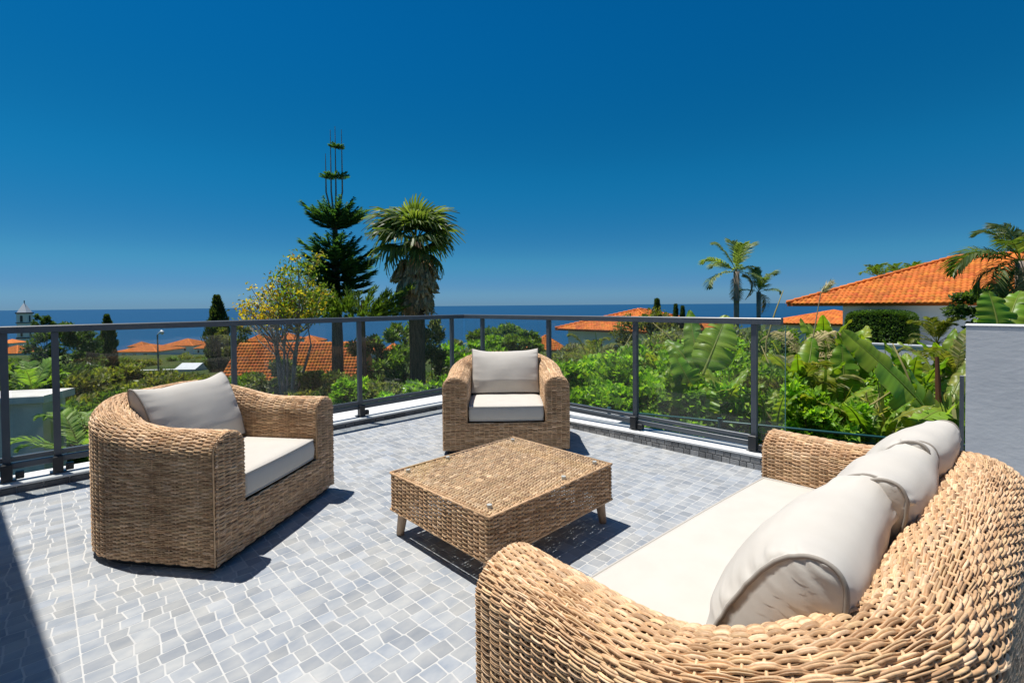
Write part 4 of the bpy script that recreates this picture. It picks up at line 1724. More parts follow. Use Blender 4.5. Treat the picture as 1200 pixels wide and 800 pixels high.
def feather_palm(name, label, head, gz, frs, L, seed, trunk_r=.09, pal=GREEN_MID, group=None, dead=0, lw=.035, ll=.42, lean=(0, 0), droop=.7, nleaf=40):
    root = empty(name, (head.x + lean[0], head.y + lean[1], gz), label, 'palm', group)
    h = head.z - gz
    t = MB()
    pts = [(-lean[0] * k * 0 - lean[0] * (k ** 1.5) , -lean[1] * (k ** 1.5), h * k) for k in (0, .25, .5, .75, 1)]
    t.tube(pts, [trunk_r * 1.5, trunk_r * 1.15, trunk_r, trunk_r, trunk_r * 1.1], 10)
    t.build('trunk', M['bark_grey'], root, smooth=True)
    ms = [as_mesh('palm_frond', frond_mesh('f', L, nleaf, lw, ll, droop * k, pal, seed + i), M['leaf']) for i, k in enumerate((.8, 1.0, 1.2))]
    rnd = random.Random(seed)
    fr = [(az, pt, s * rnd.uniform(.95, 1.05), rnd.uniform(-.3, .3), rnd.randrange(3)) for az, pt, s in frs]
    c = (-lean[0], -lean[1], h)
    place_fronds(root, ms, fr, 'frond', c)
    if dead:
        dm = [as_mesh('dead_frond', frond_mesh('f', L * .8, 30, lw * .8, ll * .8, 1.3, [(.20, .14, .07), (.26, .19, .10), (.14, .10, .05)], seed + 9, stem_col=(.22, .15, .08)), M['dry'])]
        place_fronds(root, dm, [(rnd.uniform(0, 6.28), rnd.uniform(-1.1, -.5), rnd.uniform(.7, 1), 0, 0) for _ in range(dead)], 'dead_frond', c)
    return root


AZ_R = math.atan2(right0.y, right0.x)          # azimuth of image right


def img_az(a):
    """azimuth whose 0 = picture right, 90deg = away"""
    return AZ_R + a


# ---------------------------------------------------------------- banana
def banana_leaf(root, p0, p1, width, seed, sag=.12, face=None, old=0.0, petiole=.12, fold=.35, tear=.25, label=None):
    """leaf from p0 (stalk end) to p1 (tip); width in metres. One mesh: blade + a midrib sub-part"""
    rnd = random.Random(seed)
    rng = np.random.default_rng(seed)
    p0, p1 = Vector(p0), Vector(p1)
    width *= 1.25
    off = root.location
    L = (p1 - p0).length
    d = (p1 - p0).normalized()
    view = (Vector((0, 0, EYE)) - (p0 + p1) / 2).normalized()
    if face is None:
        face = (view * .55 + Vector((0, 0, .65)) + Vector((rnd.uniform(-.3, .3), rnd.uniform(-.3, .3), 0))).normalized()
    face = Vector(face)
    s = d.cross(face).normalized()
    u = s.cross(d).normalized()
    m = 60
    k = 6
    pts = []
    for i in range(m + 1):
        f = i / m
        pts.append(p0 + d * (L * f) + u * (sag * L * math.sin(PI * f) * .9) + Vector((0, 0, -1)) * (sag * L * .35 * f * f))
    parts = []
    base = np.array(BANANA[seed % 3])
    if old > 0:
        base = base * (1 - old) + np.array((.26, .24, .05)) * old
    for sg in (-1, 1):
        # groups of veins separated by tears
        i = int(m * petiole)
        while i < m:
            step = m if tear <= 0 else rnd.choice([2, 4, 7, 11]) if rnd.random() < tear * 2.5 else rnd.randrange(5, 18)
            j = min(m, i + step)
            tilt = rnd.uniform(-.16, .13) if tear > 0 else 0
            nn = j - i + 1
            V = np.zeros((nn, k + 1, 3))
            for a in range(nn):
                f = (i + a) / m
                ff = max(0.0, (f - petiole) / (1 - petiole))
                w = width / 2 * (max(0, math.sin(PI * min(1, ff ** .62 * .97 + .03))) ** .55) * (1 - .05 * rnd.random())
                if tear > 0 and (a == 0 or a == nn - 1) and 0 < i + a < m:
                    w *= rnd.uniform(.80, .97)
                for b in range(k + 1):
                    g = b / k
                    o = g * w
                    rise = fold * o * (1 - g * .9) - .30 * fold * o * g + tilt * o * g * 2 + .012 * math.sin(f * 40 + sg) * g
                    p = pts[i + a] + s * (sg * o) + u * rise + d * (o * .18) + Vector((0, 0, -1)) * (.15 * o * g)
                    V[a, b] = p - off
            idx = np.arange(nn * (k + 1)).reshape(nn, k + 1)
            F = np.stack([idx[:-1, :-1], idx[:-1, 1:], idx[1:, 1:], idx[1:, :-1]], -1).reshape(-1, 4)
            vein = .88 + .20 * (np.arange(nn) % 2)[:, None, None] + rng.normal(0, .07, (nn, 1, 1))
            C = np.ones((nn, k + 1, 3)) * base * vein * rng.uniform(.82, 1.15) * np.array((rng.uniform(.85, 1.25), 1, 1))
            eg = np.linspace(0, 1, k + 1)[None, :, None]
            C = C * (1 + .08 * eg)
            edge_ = rng.random((nn, 1, 1)) ** 2 * np.linspace(0, 1, k + 1)[None, :, None] ** 9
            C = C * (1 - .8 * edge_) + np.array((.20, .14, .05)) * .8 * edge_
            if old > .2:
                C = C * (1 - .35 * eg ** 3) + np.array((.22, .14, .05)) * .35 * eg ** 3
            parts.append((V.reshape(-1, 3), F, C.reshape(-1, 3)))
            i = j
    V, F, C = join(parts)
    o = mesh_np('leaf', V, F, M['banana_leaf'], root, C, smooth=True)
    if label:
        o['label'] = label
    t = MB()
    r0 = .012 + width * .018
    t.tube([p - off + u * (-.001) for p in pts[::2]], [r0 * (1 - .85 * i / (m // 2)) for i in range(m // 2 + 1)], 6, (.30, .36, .08))
    t.build('midrib', M['leaf'], o, attr=True, smooth=True)
    return o


def banana_plant(label, px, d, leafs, seed, stalk_h=.9, stalk_r=.09, base_y=540):
    b = at(px, base_y, d)
    gz = ground_z(b.x, b.y)
    root = empty('banana_plant', (b.x, b.y, gz), label, 'banana plant', 'banana plants outside the railing')
    t = MB()
    for k in range(3):
        a = k * 2.1
        t.tube([(math.cos(a) * .04, math.sin(a) * .04, -.1), (math.cos(a) * .03, math.sin(a) * .03, stalk_h * (.7 + .15 * k))], [stalk_r * .8, stalk_r * .45], 8, (.20, .21, .07))
    t.build('stalk', M['leaf'], root, attr=True, smooth=True)
    for i, lf in enumerate(leafs):
        (x0, y0, dd0), (x1, y1, dd1), w = lf[:3]
        kw = lf[3] if len(lf) > 3 else {}
        p0, p1 = at(x0, y0, d + dd0), at(x1, y1, d + dd1)
        # leaf stalk from plant to start of the blade
        q = MB()
        top = Vector((b.x, b.y, gz + stalk_h * .8))
        mid = top.lerp(p0, .5) + Vector((0, 0, -.04))
        lo = banana_leaf(root, p0, p1, w, seed * 10 + i, **kw)
        q.tube([top - root.location, mid - root.location, p0 - root.location], [.028, .022, .016], 6, (.26, .30, .08))
        q.build('leaf_stalk', M['leaf'], lo, attr=True, smooth=True)
    return root


# ---------------------------------------------------------------- houses
def tiled_face(A, B, C, D, pitch=.22, course=.36, rise=.055, seed=0, tone=1.0):
    """corrugated tile surface on quad A(eave left) B(eave right) C(ridge right) D(ridge left)."""
    rng = np.random.default_rng(seed)
    A, B, C, D = [np.array(v, float) for v in (A, B, C, D)]
    e = (B - A)
    L = np.linalg.norm(e)
    e = e / L
    up = (D - A) - np.dot(D - A, e) * e
    Hs = np.linalg.norm(up)
    up = up / Hs
    n = np.cross(e, up)
    if n[2] < 0:
        n = -n
    dl = np.dot(D - A, e)
    dr = L - np.dot(C - A, e)
    nc = max(2, int(L / pitch))
    nr = max(2, int(Hs / course))
    K = 4
    V, F, Cc = [], [], []
    for c in range(nc):
        x0 = L * c / nc
        for r in range(nr):
            f0, f1 = r / nr, (r + 1) / nr
            xl, xr = dl * f1, L - dr * f1
            xm = x0 + L / nc / 2
            if xm < dl * (f0 + f1) / 2 or xm > L - dr * (f0 + f1) / 2:
                continue
            b = len(V)
            col = (.78 + .42 * rng.random()) * tone * np.array((1, 1 + .1 * rng.normal(), 1))
            for f, zoff in ((f0 - .02, .018), (f1, 0)):
                for k in range(K + 1):
                    t = k / K
                    w = x0 + L / nc * t
                    h = rise * math.sin(PI * min(1, max(0, (t - .12) / .76))) if .1 < t < .9 else 0
                    w = min(max(w, dl * max(f, 0)), L - dr * max(f, 0))
                    V.append(A + e * w + up * (Hs * f) + n * (h + zoff + .01))
                    Cc.append(col)
            for k in range(K):
                F.append((b + k, b + k + 1, b + K + 2 + k, b + K + 1 + k))
            # lower lip
            b2 = len(V)
            for k in range(K + 1):
                V.append(V[b + k] - n * .018)
                Cc.append(col)
            for k in range(K):
                F.append((b2 + k, b2 + k + 1, b + k + 1, b + k))
    return np.array(V), np.array(F), np.array(Cc)


def hip_house(name, label, origin, ex, ey, wx, wy, z_base, z_eave, rise, over=.5, tiles=True, pitch=.22, wall_mat='stucco_white', seed=0, windows=(), group=None, tone=1.0, ridge_caps=True, cat='house', over_end=None, gable=False, course=.36):
    """rectangle origin + ex*[0,wx] + ey*[0,wy]; hip roof, ridge along the longer side"""
    O = Vector(origin)
    ex, ey = Vector(ex), Vector(ey)
    c = O + ex * (wx / 2) + ey * (wy / 2)
    root = empty(name, (c.x, c.y, z_base), label, cat, group)
    off = root.location

    def pt(a, b, z):
        p = O + ex * a + ey * b
        return Vector((p.x, p.y, z))
    w = MB()
    vs = [pt(0, 0, z_base), pt(wx, 0, z_base), pt(wx, wy, z_base), pt(0, wy, z_base), pt(0, 0, z_eave), pt(wx, 0, z_eave), pt(wx, wy, z_eave), pt(0, wy, z_eave)]
    w.add(vs, [(0, 3, 2, 1), (4, 5, 6, 7), (0, 1, 5, 4), (1, 2, 6, 5), (2, 3, 7, 6), (3, 0, 4, 7)])
    wall = w.build('wall', M[wall_mat], root, off=off)
    # roof
    a0, a1, b0, b1 = -over, wx + over, -over, wy + (over_end or over)
    if a1 - a0 >= b1 - b0:
        hb = (b1 - b0) / 2
        r0, r1 = (a0 + hb, (b0 + b1) / 2), (a1 - hb, (b0 + b1) / 2)
    else:
        hb = (a1 - a0) / 2
        r0, r1 = ((a0 + a1) / 2, b0 + hb), ((a0 + a1) / 2, b1 - hb)
    if gable:
        r0, r1 = (a0, r0[1]), (a1, r1[1])
    zr = z_eave + rise
    E = [pt(a0, b0, z_eave), pt(a1, b0, z_eave), pt(a1, b1, z_eave), pt(a0, b1, z_eave)]
    R0, R1 = pt(*r0, zr), pt(*r1, zr)
    if a1 - a0 >= b1 - b0:
        faces = [(E[0], E[1], R1, R0), (E[1], E[2], R1, R1), (E[2], E[3], R0, R1), (E[3], E[0], R0, R0)]
        hips = [(E[0], R0), (E[3], R0), (E[1], R1), (E[2], R1), (R0, R1)]
    else:
        faces = [(E[0], E[1], R0, R0), (E[1], E[2], R1, R0), (E[2], E[3], R1, R1), (E[3], E[0], R0, R1)]
        hips = [(E[0], R0), (E[1], R0), (E[2], R1), (E[3], R1), (R0, R1)]
    dk = MB()
    for f in faces:
        f = [f[0], f[1], f[2]] if f[2] == f[3] else list(f)
        dk.add(f, [tuple(range(len(f)))], (1, 1, 1))
    # eave board
    for i in range(4):
        p, q = E[i], E[(i + 1) % 4]
        dk.add([p, q, q - Vector((0, 0, .16)), p - Vector((0, 0, .16))], [(0, 1, 2, 3)], (.9, .8, .7))
    sf = MB()
    sf.add([e_ - Vector((0, 0, .155)) for e_ in E], [(3, 2, 1, 0)])
    sf.build('soffit', M['white_paint'], root, off=off)
    roof = dk.build('roof', M['roof_tile'], root, off=off, attr=True)
    if tiles:
        parts = [tiled_face(*f, pitch=pitch, seed=seed + i, tone=tone, course=course) for i, f in enumerate(faces) if not (gable and i in (1, 3))]
        V, F, C = join([p for p in parts if len(p[0])])
        V = V - np.array(off)
        stuff(mesh_np('roof_tiles', V, F, M['roof_tile'], roof, C, smooth=True))
        if ridge_caps:
            for p, q in hips:
                n = max(2, int((q - p).length / .42))
                cp = MB()
                for k in range(n):
                    s0, s1 = p.lerp(q, k / n), p.lerp(q, (k + 1.12) / n)
                    up_ = Vector((0, 0, .035))
                    cp.tube([s0 + up_ + Vector((0, 0, .025)), s1 + up_], [.115, .09], 8, tuple(np.array((1, 1, 1)) * random.uniform(.9, 1.15)))
                stuff(cp.build('ridge_tiles', M['roof_tile'], roof, off=off, attr=True, smooth=True))
    for (side, t0, t1, z0, z1) in windows:
        # side: 0 -> along ex at b=0 ; 1 -> along ey at a=0
        if side == 0:
            P = [pt(t0, -.03, z0), pt(t1, -.03, z0), pt(t1, -.03, z1), pt(t0, -.03, z1)]
            nrm = -ey
        else:
            P = [pt(-.03, t0, z0), pt(-.03, t1, z0), pt(-.03, t1, z1), pt(-.03, t0, z1)]
            nrm = -ex
        wn = MB()
        fw = .07
        h_ = (P[1] - P[0]).normalized()
        wn.obox(P[0], P[1], .08, fw)
        wn.obox(P[3], P[2], .08, fw)
        wn.obox(P[0], P[3], .08, fw, up=h_)
        wn.obox(P[1], P[2], .08, fw, up=h_)
        wo = wn.build('window', M['white_paint'], root, off=off)
        pn = MB()
        pn.add([p + nrm * .005 for p in P], [(0, 1, 2, 3)])
        pn.build('pane', M['window_dark'], wo, off=off)
    return root


def build_houses():
    X, Y = Vector((1, 0, 0)), Vector((0, 1, 0))
    # the neighbour's villa on the right
    hip_house('villa', 'white villa with a broad orange hip roof behind the banana plants on the right', (29.7, -9.0, 0), X, Y, 12.0, 14.3, -1.9, 1.20, 2.45, over=.55, over_end=2.45, pitch=.215, seed=3,
              windows=((1, 8.1, 9.0, .55, .95), (1, 3.5, 5.0, -.6, .6)))
    pv = MB()  # pale slab added to bounce sunlight onto the shaded villa wall
    pv.box((26.6, -10.0, -2.4), (29.68, 5.6, -1.18))
    tag(pv.build('patio', M['grout']), 'pale paved terrace in front of the villa', None, None, 'structure')
    # house seen past the villa's left end
    p = at(940, 380, 42)
    hip_house('house', 'low house with plain orange roof showing under the left eave of the villa', (p.x, p.y - 6, 0), X, Y, 9, 9, p.z - 2.2, p.z + .1, 1.1, over=.4, tiles=True, pitch=.3, seed=9, group='houses on the slope', ridge_caps=False)
    # centre-right house: broad orange roof, grey flat area
    c0 = at(662, 398, 40)
    h = hip_house('house', 'white house with wide orange roof and grey roof panel right of the centre armchair', (c0.x + 1.2, c0.y - 8.0, 0), X, Y, 9.5, 8.6, c0.z - 3.4, c0.z + .9, 1.55, over=.8, pitch=.26, seed=15, group='houses on the slope', windows=((1, 2.0, 3.0, c0.z - .9, c0.z + .1), (1, 5.0, 6.0, c0.z - .9, c0.z + .1)))
    g = MB()
    q = [at(699, 385.5, 39.9), at(745, 389.5, 37.9), at(752, 377, 42.5), at(716, 375.5, 43.5)]
    up = Vector((0, 0, .12))
    g.add([p_ + up for p_ in q] + [p_ - up for p_ in q], [(0, 1, 2, 3), (4, 7, 6, 5), (0, 4, 5, 1), (1, 5, 6, 2), (2, 6, 7, 3), (3, 7, 4, 0)])
    g.build('roof_panel', M['roof_grey'], h, off=h.location)
    ex, ey = right0, fwd0

    def far(px0, px1, yr, ye, yb, d, label, rot=0.0, deep=1.0, seed=0, tiles=True, wm='stucco_white', win=True, **kw):
        """frontal house: eave from px0..px1 at ye, ridge at yr, base at yb"""
        a = at(px0, ye, d)
        b = at(px1, ye, d)
        zr = at((px0 + px1) / 2, yr, d * 1.02).z
        zb = at((px0 + px1) / 2, yb, d).z
        e1 = Vector((b.x - a.x, b.y - a.y, 0))
        w = e1.length
        e1.normalize()
        e1 = Matrix.Rotation(rot, 3, 'Z') @ e1
        e2 = Vector((-e1.y, e1.x, 0))
        ze = (a.z + b.z) / 2
        gz = min(zb, ground_z(a.x, a.y) - .3)
        ov = .04 * w
        wins = []
        if win and ye < yb - 4:
            hh = ze - zb
            for k in range(3):
                t0 = w * (.14 + .27 * k)
                wins.append((0, t0, t0 + w * .10, zb + hh * .35, zb + hh * .78))
        return hip_house('house', label, (a.x, a.y, 0), e1, e2, w, w * deep, gz, ze, zr - ze, over=ov, tiles=tiles, pitch=kw.pop('pitch', max(.25, w / 34)), wall_mat=wm, seed=seed, group='houses on the slope', windows=wins, ridge_caps=False, **kw)
    far(264, 410, 404, 447, 462, 30, 'near house whose large orange tiled roof fills the glass behind the left armchair', rot=R(3), deep=.62, seed=21, win=False, gable=True, pitch=.21, course=.27)
    far(136, 183, 404, 412, 422, 110, 'white house with orange roof between the street lamp and the left cypress', seed=22)
    far(190, 226, 397, 405, 414, 130, 'orange roofed house just right of the street lamp head', seed=23)
    far(-18, 20, 405, 414, 424, 170, 'grey walled house with orange roof at the left edge below the church tower', seed=24)
    far(96, 116, 408, 413, 420, 150, 'tiny orange roofed house left of the first cypress', seed=25)
    far(287, 312, 391, 400, 412, 95, 'house with dull brown roof right of the second cypress', seed=26, wm='concrete')
    far(318, 345, 390, 398, 410, 90, 'small house with orange roof seen through the blossom tree twigs', seed=27)
    far(408, 440, 396, 412, 425, 55, 'orange roofed house behind the norfolk pine trunk', seed=28, deep=.8)
    far(444, 472, 402, 414, 426, 60, 'small orange roofed house between the norfolk pine and the fan palm', seed=29)
    far(618, 664, 393, 410, 424, 62, 'small orange roofed house directly behind the right side of the centre armchair', seed=30)
    far(738, 792, 362, 371, 384, 70, 'orange roof peeping over the railing behind the cypress tops', seed=31)
    far(228, 252, 401, 408, 416, 120, 'orange roofed house between the street lamp and the taller cypress', seed=41)
    far(344, 372, 393, 400, 410, 100, 'pale house with orange roof behind the flowering tree and left of the pine trunk', seed=42)
    far(150, 168, 400, 406, 412, 160, 'small pale house with orange roof behind the house left of the street lamp', seed=43)
    far(560, 590, 401, 408, 418, 75, 'orange roofed house above the left part of the centre armchair cushion', seed=44)
    far(-4, 14, 397, 402, 409, 210, 'cream building beside the foot of the church tower', seed=45, tiles=False)
    far(508, 522, 412, 418, 426, 60, 'tiny orange roof beside the railing corner', seed=33)
    far(806, 836, 372, 402, 420, 30, 'house with red orange roof glimpsed between banana leaves below the thin palms', seed=32, win=False)
    # church tower
    d = 240
    p = at(30, 412, d)
    gz = ground_z(p.x, p.y)
    root = empty('church_tower', (p.x, p.y, gz), 'white church tower with pointed spire at the far left by the sea', 'tower')
    sc = d / FPX

    def z(py):
        return at(30, py, d).z - gz
    t = MB()
    hw = 5.2 * sc
    rz = Matrix.Rotation(AZ_R + R(12), 4, 'Z')

    def bx(mb, a, z0, z1):
        V = [rz @ Vector((sx * a, sy * a, zz)) for zz in (z0, z1) for sx, sy in ((-1, -1), (1, -1), (1, 1), (-1, 1))]
        mb.add(V, [(0, 3, 2, 1), (4, 5, 6, 7), (0, 1, 5, 4), (1, 2, 6, 5), (2, 3, 7, 6), (3, 0, 4, 7)])
    bx(t, hw, 0, z(396))
    bx(t, hw * .94, z(396), z(366.5))
    t.build('wall', M['stucco_white'], root)
    t = MB()
    bx(t, hw * 1.07, z(396.5), z(394.8))
    bx(t, hw * 1.06, z(378.5), z(377.5))
    bx(t, hw * 1.08, z(367.5), z(366))
    t.build('cornice', M['tower_trim'], root)
    t = MB()
    b = [rz @ Vector((sx * hw * .9, sy * hw * .9, z(366))) for sx, sy in ((-1, -1), (1, -1), (1, 1), (-1, 1))]
    ap = Vector((0, 0, z(354)))
    t.add(b + [ap], [(0, 1, 4), (1, 2, 4), (2, 3, 4), (3, 0, 4)])
    sp = t.build('spire', M['slate'], root)
    t = MB()
    t.tube([(0, 0, z(355)), (0, 0, z(352))], .2, 5)
    t.build('finial', M['tower_trim'], sp)
    for k in range(4):
        for zz0, zz1, w in ((z(377), z(369.5), .26), (z(394), z(389), .2)):
            o = MB()
            a = k * PI / 2
            f = Matrix.Rotation(a, 4, 'Z')
            V = []
            for x_, z_ in [(-w, zz0), (w, zz0), (w, zz1 - w * hw * .6)] + [(w * math.cos(q), zz1 - w * hw * .6 + w * hw * .6 * math.sin(q)) for q in (.8, 1.57, 2.34)] + [(-w, zz1 - w * hw * .6)]:
                V.append(rz @ f @ Vector((x_ * hw, -hw * (.955 if zz0 > z(385) else 1.01), z_)))
            o.add(V, [tuple(range(len(V)))])
            o.build('opening', M['window_dark'], root)


# ---------------------------------------------------------------- garden things
def build_garden():
    # concrete planter wall on the left
    a, b = at(-70, 472, 6.6), at(54, 464, 6.9)
    root = empty('concrete_wall', ((a.x + b.x) / 2, (a.y + b.y) / 2, -2.4), 'weathered grey concrete wall with projecting cap beyond the glass on the left', 'wall')
    off = root.location
    ex = Vector((b.x - a.x, b.y - a.y, 0)).normalized()
    ey = Vector((-ex.y, ex.x, 0))
    zt = b.z
    m = MB()
    A_, B_ = Vector((a.x, a.y, 0)), Vector((b.x, b.y, 0))
    th = .5
    z0, z1 = -2.4, zt - .10
    lo = A_ + ey * .06
    hi = B_ - ex * .08 + ey * .06
    vs = [lo, hi, hi + ey * th, lo + ey * th]
    vs = [v + Vector((0, 0, z0)) for v in vs] + [v + Vector((0, 0, z1)) for v in vs]
    m.add(vs, [(0, 3, 2, 1), (4, 5, 6, 7), (0, 1, 5, 4), (1, 2, 6, 5), (2, 3, 7, 6), (3, 0, 4, 7)])
    m.build('body', M['concrete'], root, off=off)
    m = MB()
    m.obox(A_ + ey * .3 + Vector((0, 0, zt - .04)), B_ + ey * .3 + Vector((0, 0, zt - .04)), th + .2, .11, bev=.01)
    m.build('cap', M['concrete'], root, off=off)

    # white garden wall far left + shed + lamp
    def strip_wall(pts, d0, hgt, name, label, mt, thick=.25):
        P = [at(x, y, d) for (x, y, d) in pts]
        root = empty(name, (P[0].x, P[0].y, P[0].z - hgt), label, 'wall')
        m = MB()
        for i in range(len(P) - 1):
            p, q = P[i], P[i + 1]
            m.obox(p - Vector((0, 0, hgt / 2)), q - Vector((0, 0, hgt / 2)), thick, hgt)
        m.build('body', M[mt], root, off=root.location)
        c = MB()
        for i in range(len(P) - 1):
            p, q = P[i], P[i + 1]
            c.obox(p + Vector((0, 0, .03)), q + Vector((0, 0, .03)), thick + .08, .06)
        c.build('coping', M[mt], root, off=root.location)
        return root
    strip_wall([(98, 437, 48), (150, 434.5, 48), (245, 432, 48)], 48, .9, 'garden_wall', 'long low white wall below the street lamp on the left', 'stucco_white')
    strip_wall([(430, 452, 13), (470, 459, 12), (520, 470, 11)], 12, .5, 'path_wall', 'pale sloping wall top below the fan palm', 'stucco_white', .35)
    strip_wall([(1006, 402.5, 21.5), (1118, 408, 18.5)], 20, 2.2, 'boundary_wall', 'low pale grey wall in front of the clipped hedge', 'stucco_blue', .3)
    # shed
    a = at(207, 436, 44)
    hip = MB()
    root = empty('shed', (a.x, a.y, ground_z(a.x, a.y)), 'small shed with pale grey pitched roof below the street lamp', 'shed')
    off = root.location
    b = at(228, 436, 44)
    ex = Vector((b.x - a.x, b.y - a.y, 0))
    w = ex.length
    ex.normalize()
    ey = Vector((-ex.y, ex.x, 0))
    z0, z1, z2 = off.z - .3, at(217, 432.5, 44).z, at(217, 425, 45).z
    V = [a + ex * 0, a + ex * w, a + ex * w + ey * 2, a + ey * 2]
    V = [Vector((v.x, v.y, z0)) for v in V] + [Vector((v.x, v.y, z1)) for v in V]
    hip.add(V, [(0, 1, 5, 4), (1, 2, 6, 5), (2, 3, 7, 6), (3, 0, 4, 7)])
    hip.build('wall', M['stucco_white'], root, off=off)
    r = MB()
    r0, r1 = a - ex * .15 - ey * .15, a + ex * (w + .15) - ey * .15
    V = [Vector((r0.x, r0.y, z1)), Vector((r1.x, r1.y, z1)), Vector((r1.x + ey.x * 1.15, r1.y + ey.y * 1.15, z2)), Vector((r0.x + ey.x * 1.15, r0.y + ey.y * 1.15, z2)),
         Vector((r1.x + ey.x * 2.3, r1.y + ey.y * 2.3, z1)), Vector((r0.x + ey.x * 2.3, r0.y + ey.y * 2.3, z1))]
    r.add(V, [(0, 1, 2, 3), (3, 2, 4, 5), (0, 3, 5), (1, 4, 2)])
    r.build('roof', M['stucco_blue'], root, off=off)
    # street lamp
    d = 38
    b, t = at(186, 446, d), at(184.5, 392, d)
    root = empty('street_lamp', (b.x, b.y, ground_z(b.x, b.y)), 'slim street lamp with white head on the slope at the left', 'street lamp')
    off = root.location
    m = MB()
    m.tube([(b.x, b.y, off.z - .2), (t.x, t.y, t.z)], [.075, .05], 8)
    m.build('pole', M['bark_grey'], root, off=off)
    e = at(191, 389.5, d)
    m = MB()
    m.tube([t, t.lerp(e, .5) + Vector((0, 0, .12)), e], .045, 6)
    m.build('arm', M['lamp_white'], root, off=off)
    m = MB()
    e0 = at(188, 390.5, d)
    m.tube([e0, e0.lerp(e, .6) + Vector((0, 0, .05)), e + (e - e0) * .25], [.08, .20, .07], 8)
    m.build('lamp_head', M['lamp_white'], root, off=off, smooth=True)

    # ---- trees and shrubs, left -------------------------------------------
    S = shrub
    S('leafy_tree', 'large dark domed tree beside the church tower', 'tree', at(76, 417, 42), (2.3, 2.3, 2.6), 8000, .32, GREEN_DARK, 101, clumps=40)
    S('leafy_tree', 'dark rounded tree top rising above the railing right of the church spire', 'tree', at(53, 382, 70), (1.15, 1.15, 2.3), 3000, .3, GREEN_DARK, 102, clumps=24)
    S('leafy_tree', 'grey green tree left of the first cypress', 'tree', at(92, 420, 46), (1.9, 1.9, 2.2), 4000, .28, GREEN_MID, 103, clumps=22)
    cypress(127, 371, 446, 17, 50, 'dark cypress standing left of the street lamp', 111)
    cypress(256, 349, 440, 24, 42, 'taller dark cypress right of the street lamp', 112)
    S('shrub', 'olive tree crown leaning on the taller cypress', 'tree', at(272, 398, 40), (1.3, 1.3, 1.6), 3500, .2, GREEN_OLIVE, 113, clumps=20)
    bushes = [(92, 462, 13, 1.2, 1.0, GREEN_OLIVE), (128, 448, 17, 1.6, 1.1, GREEN_OLIVE), (165, 446, 18, 1.5, .9, GREEN_OLIVE), (110, 488, 10, 1.0, .8, GREEN_MID), (205, 450, 16, 1.4, .8, GREEN_OLIVE),
              (20, 444, 15, 1.4, .9, GREEN_MID), (52, 436, 19, 1.7, 1.0, GREEN_DARK), (150, 474, 11, 1.1, .7, GREEN_OLIVE), (245, 452, 18, 1.4, .7, GREEN_MID), (278, 455, 14, 1.2, .7, GREEN_MID), (20, 500, 7.4, .5, .4, GREEN_MID)]
    names = ['olive brown bush at the left glass beside the concrete wall', 'broad olive bush below the first cypress', 'olive bush below the street lamp', 'green bush low behind the left armchair back', 'rounded olive bush above the left armchair cushion',
             'green bush above the left end of the concrete wall', 'dark bush below the domed tree', 'low olive bush directly behind the left armchair rim', 'green bush right of the shed', 'green bush beside the second railing post', 'low bush at the foot of the concrete wall']
    for i, ((px, py, d, r, rz, pal), nm) in enumerate(zip(bushes, names)):
        S('bush', nm, 'bush', at(px, py + 17, d), (r, r, rz), int(3200 * r), .13 + d * .004, pal, 120 + i, 'bushes on the slope below the terrace', clumps=24)
    hedge = [(112, 424, 52), (140, 426, 52), (168, 426, 53), (196, 424, 56), (222, 420, 60), (246, 424, 55), (300, 452, 24), (8, 424, 60), (345, 458, 22)]
    hn = ['mid green bush left of the lamp under the white house', 'bush under the white house with orange roof', 'bush left of the street lamp pole', 'bush right of the street lamp pole', 'bush above the shed roof',
          'bush at the foot of the taller cypress', 'bush before the left part of the near orange roof', 'bush under the grey walled house at the left edge', 'bush below the middle of the near orange roof']
    for i, ((px, py, d), nm) in enumerate(zip(hedge, hn)):
        S('bush', nm, 'bush', at(px, py + 3, d), (d * .030, d * .030, d * .016), 2600, .25 if d > 40 else .16, GREEN_MID if i % 2 else GREEN_OLIVE, 140 + i, 'bushes on the slope below the terrace', clumps=22)
    # garden clumps behind the glass, middle left
    mids = [(326, 445, 12.5, .7, .6, GREY_GREEN, 'grey green shrub under the flowering tree'), (372, 458, 11, .8, .38, GREEN_OLIVE, 'olive shrub above the left armchair arm'),
            (412, 462, 9.5, .35, .28, GREEN_BRIGHT, 'bright lime bush beside the middle railing post'), (300, 466, 12, .9, .45, GREEN_MID, 'dark green shrub behind the left armchair cushion'),
            (440, 430, 15, .9, 1.0, GREEN_MID, 'dark shrub between pine and fan palm'), (470, 418, 17, .9, 1.1, GREEN_MID, 'grey green tree crown behind the fan palm trunk'), (508, 430, 15, .8, 1.3, GREY_GREEN, 'tall grey green bush right of the fan palm trunk'),
            (478, 470, 9.5, .75, .24, GREEN_BRIGHT, 'bright low bush spilling over the pale wall'), (512, 465, 9.0, .5, .35, GREEN_BRIGHT, 'bright bush at the left side of the centre armchair'), (446, 470, 9.6, .5, .3, GREY_GREEN, 'grey groundcover bush below the pale wall'),
            (560, 418, 18, 1.3, .7, GREEN_BRIGHT, 'fresh green bush behind the centre armchair cushion'), (585, 402, 24, 1.5, .9, GREEN_MID, 'green tree top above the centre armchair cushion'), (608, 408, 22, 1.1, .7, GREEN_MID, 'green bush left of the small orange roofed house'),
            (536, 425, 20, .8, .9, GREY_GREEN, 'pale grey shrub at the railing corner')]
    for i, (px, py, d, r, rz, pal, nm) in enumerate(mids):
        S('bush', nm, 'bush', at(px, py, d), (r, r, rz), int(3600 * max(r, .6)), .09 + d * .005, pal, 160 + i, 'bushes in the garden behind the glass', clumps=22)
    # feathery conifer low between pine and palm
    rng = np.random.default_rng(77)
    c = at(425, 352, 13.5)
    gz = ground_z(c.x, c.y)
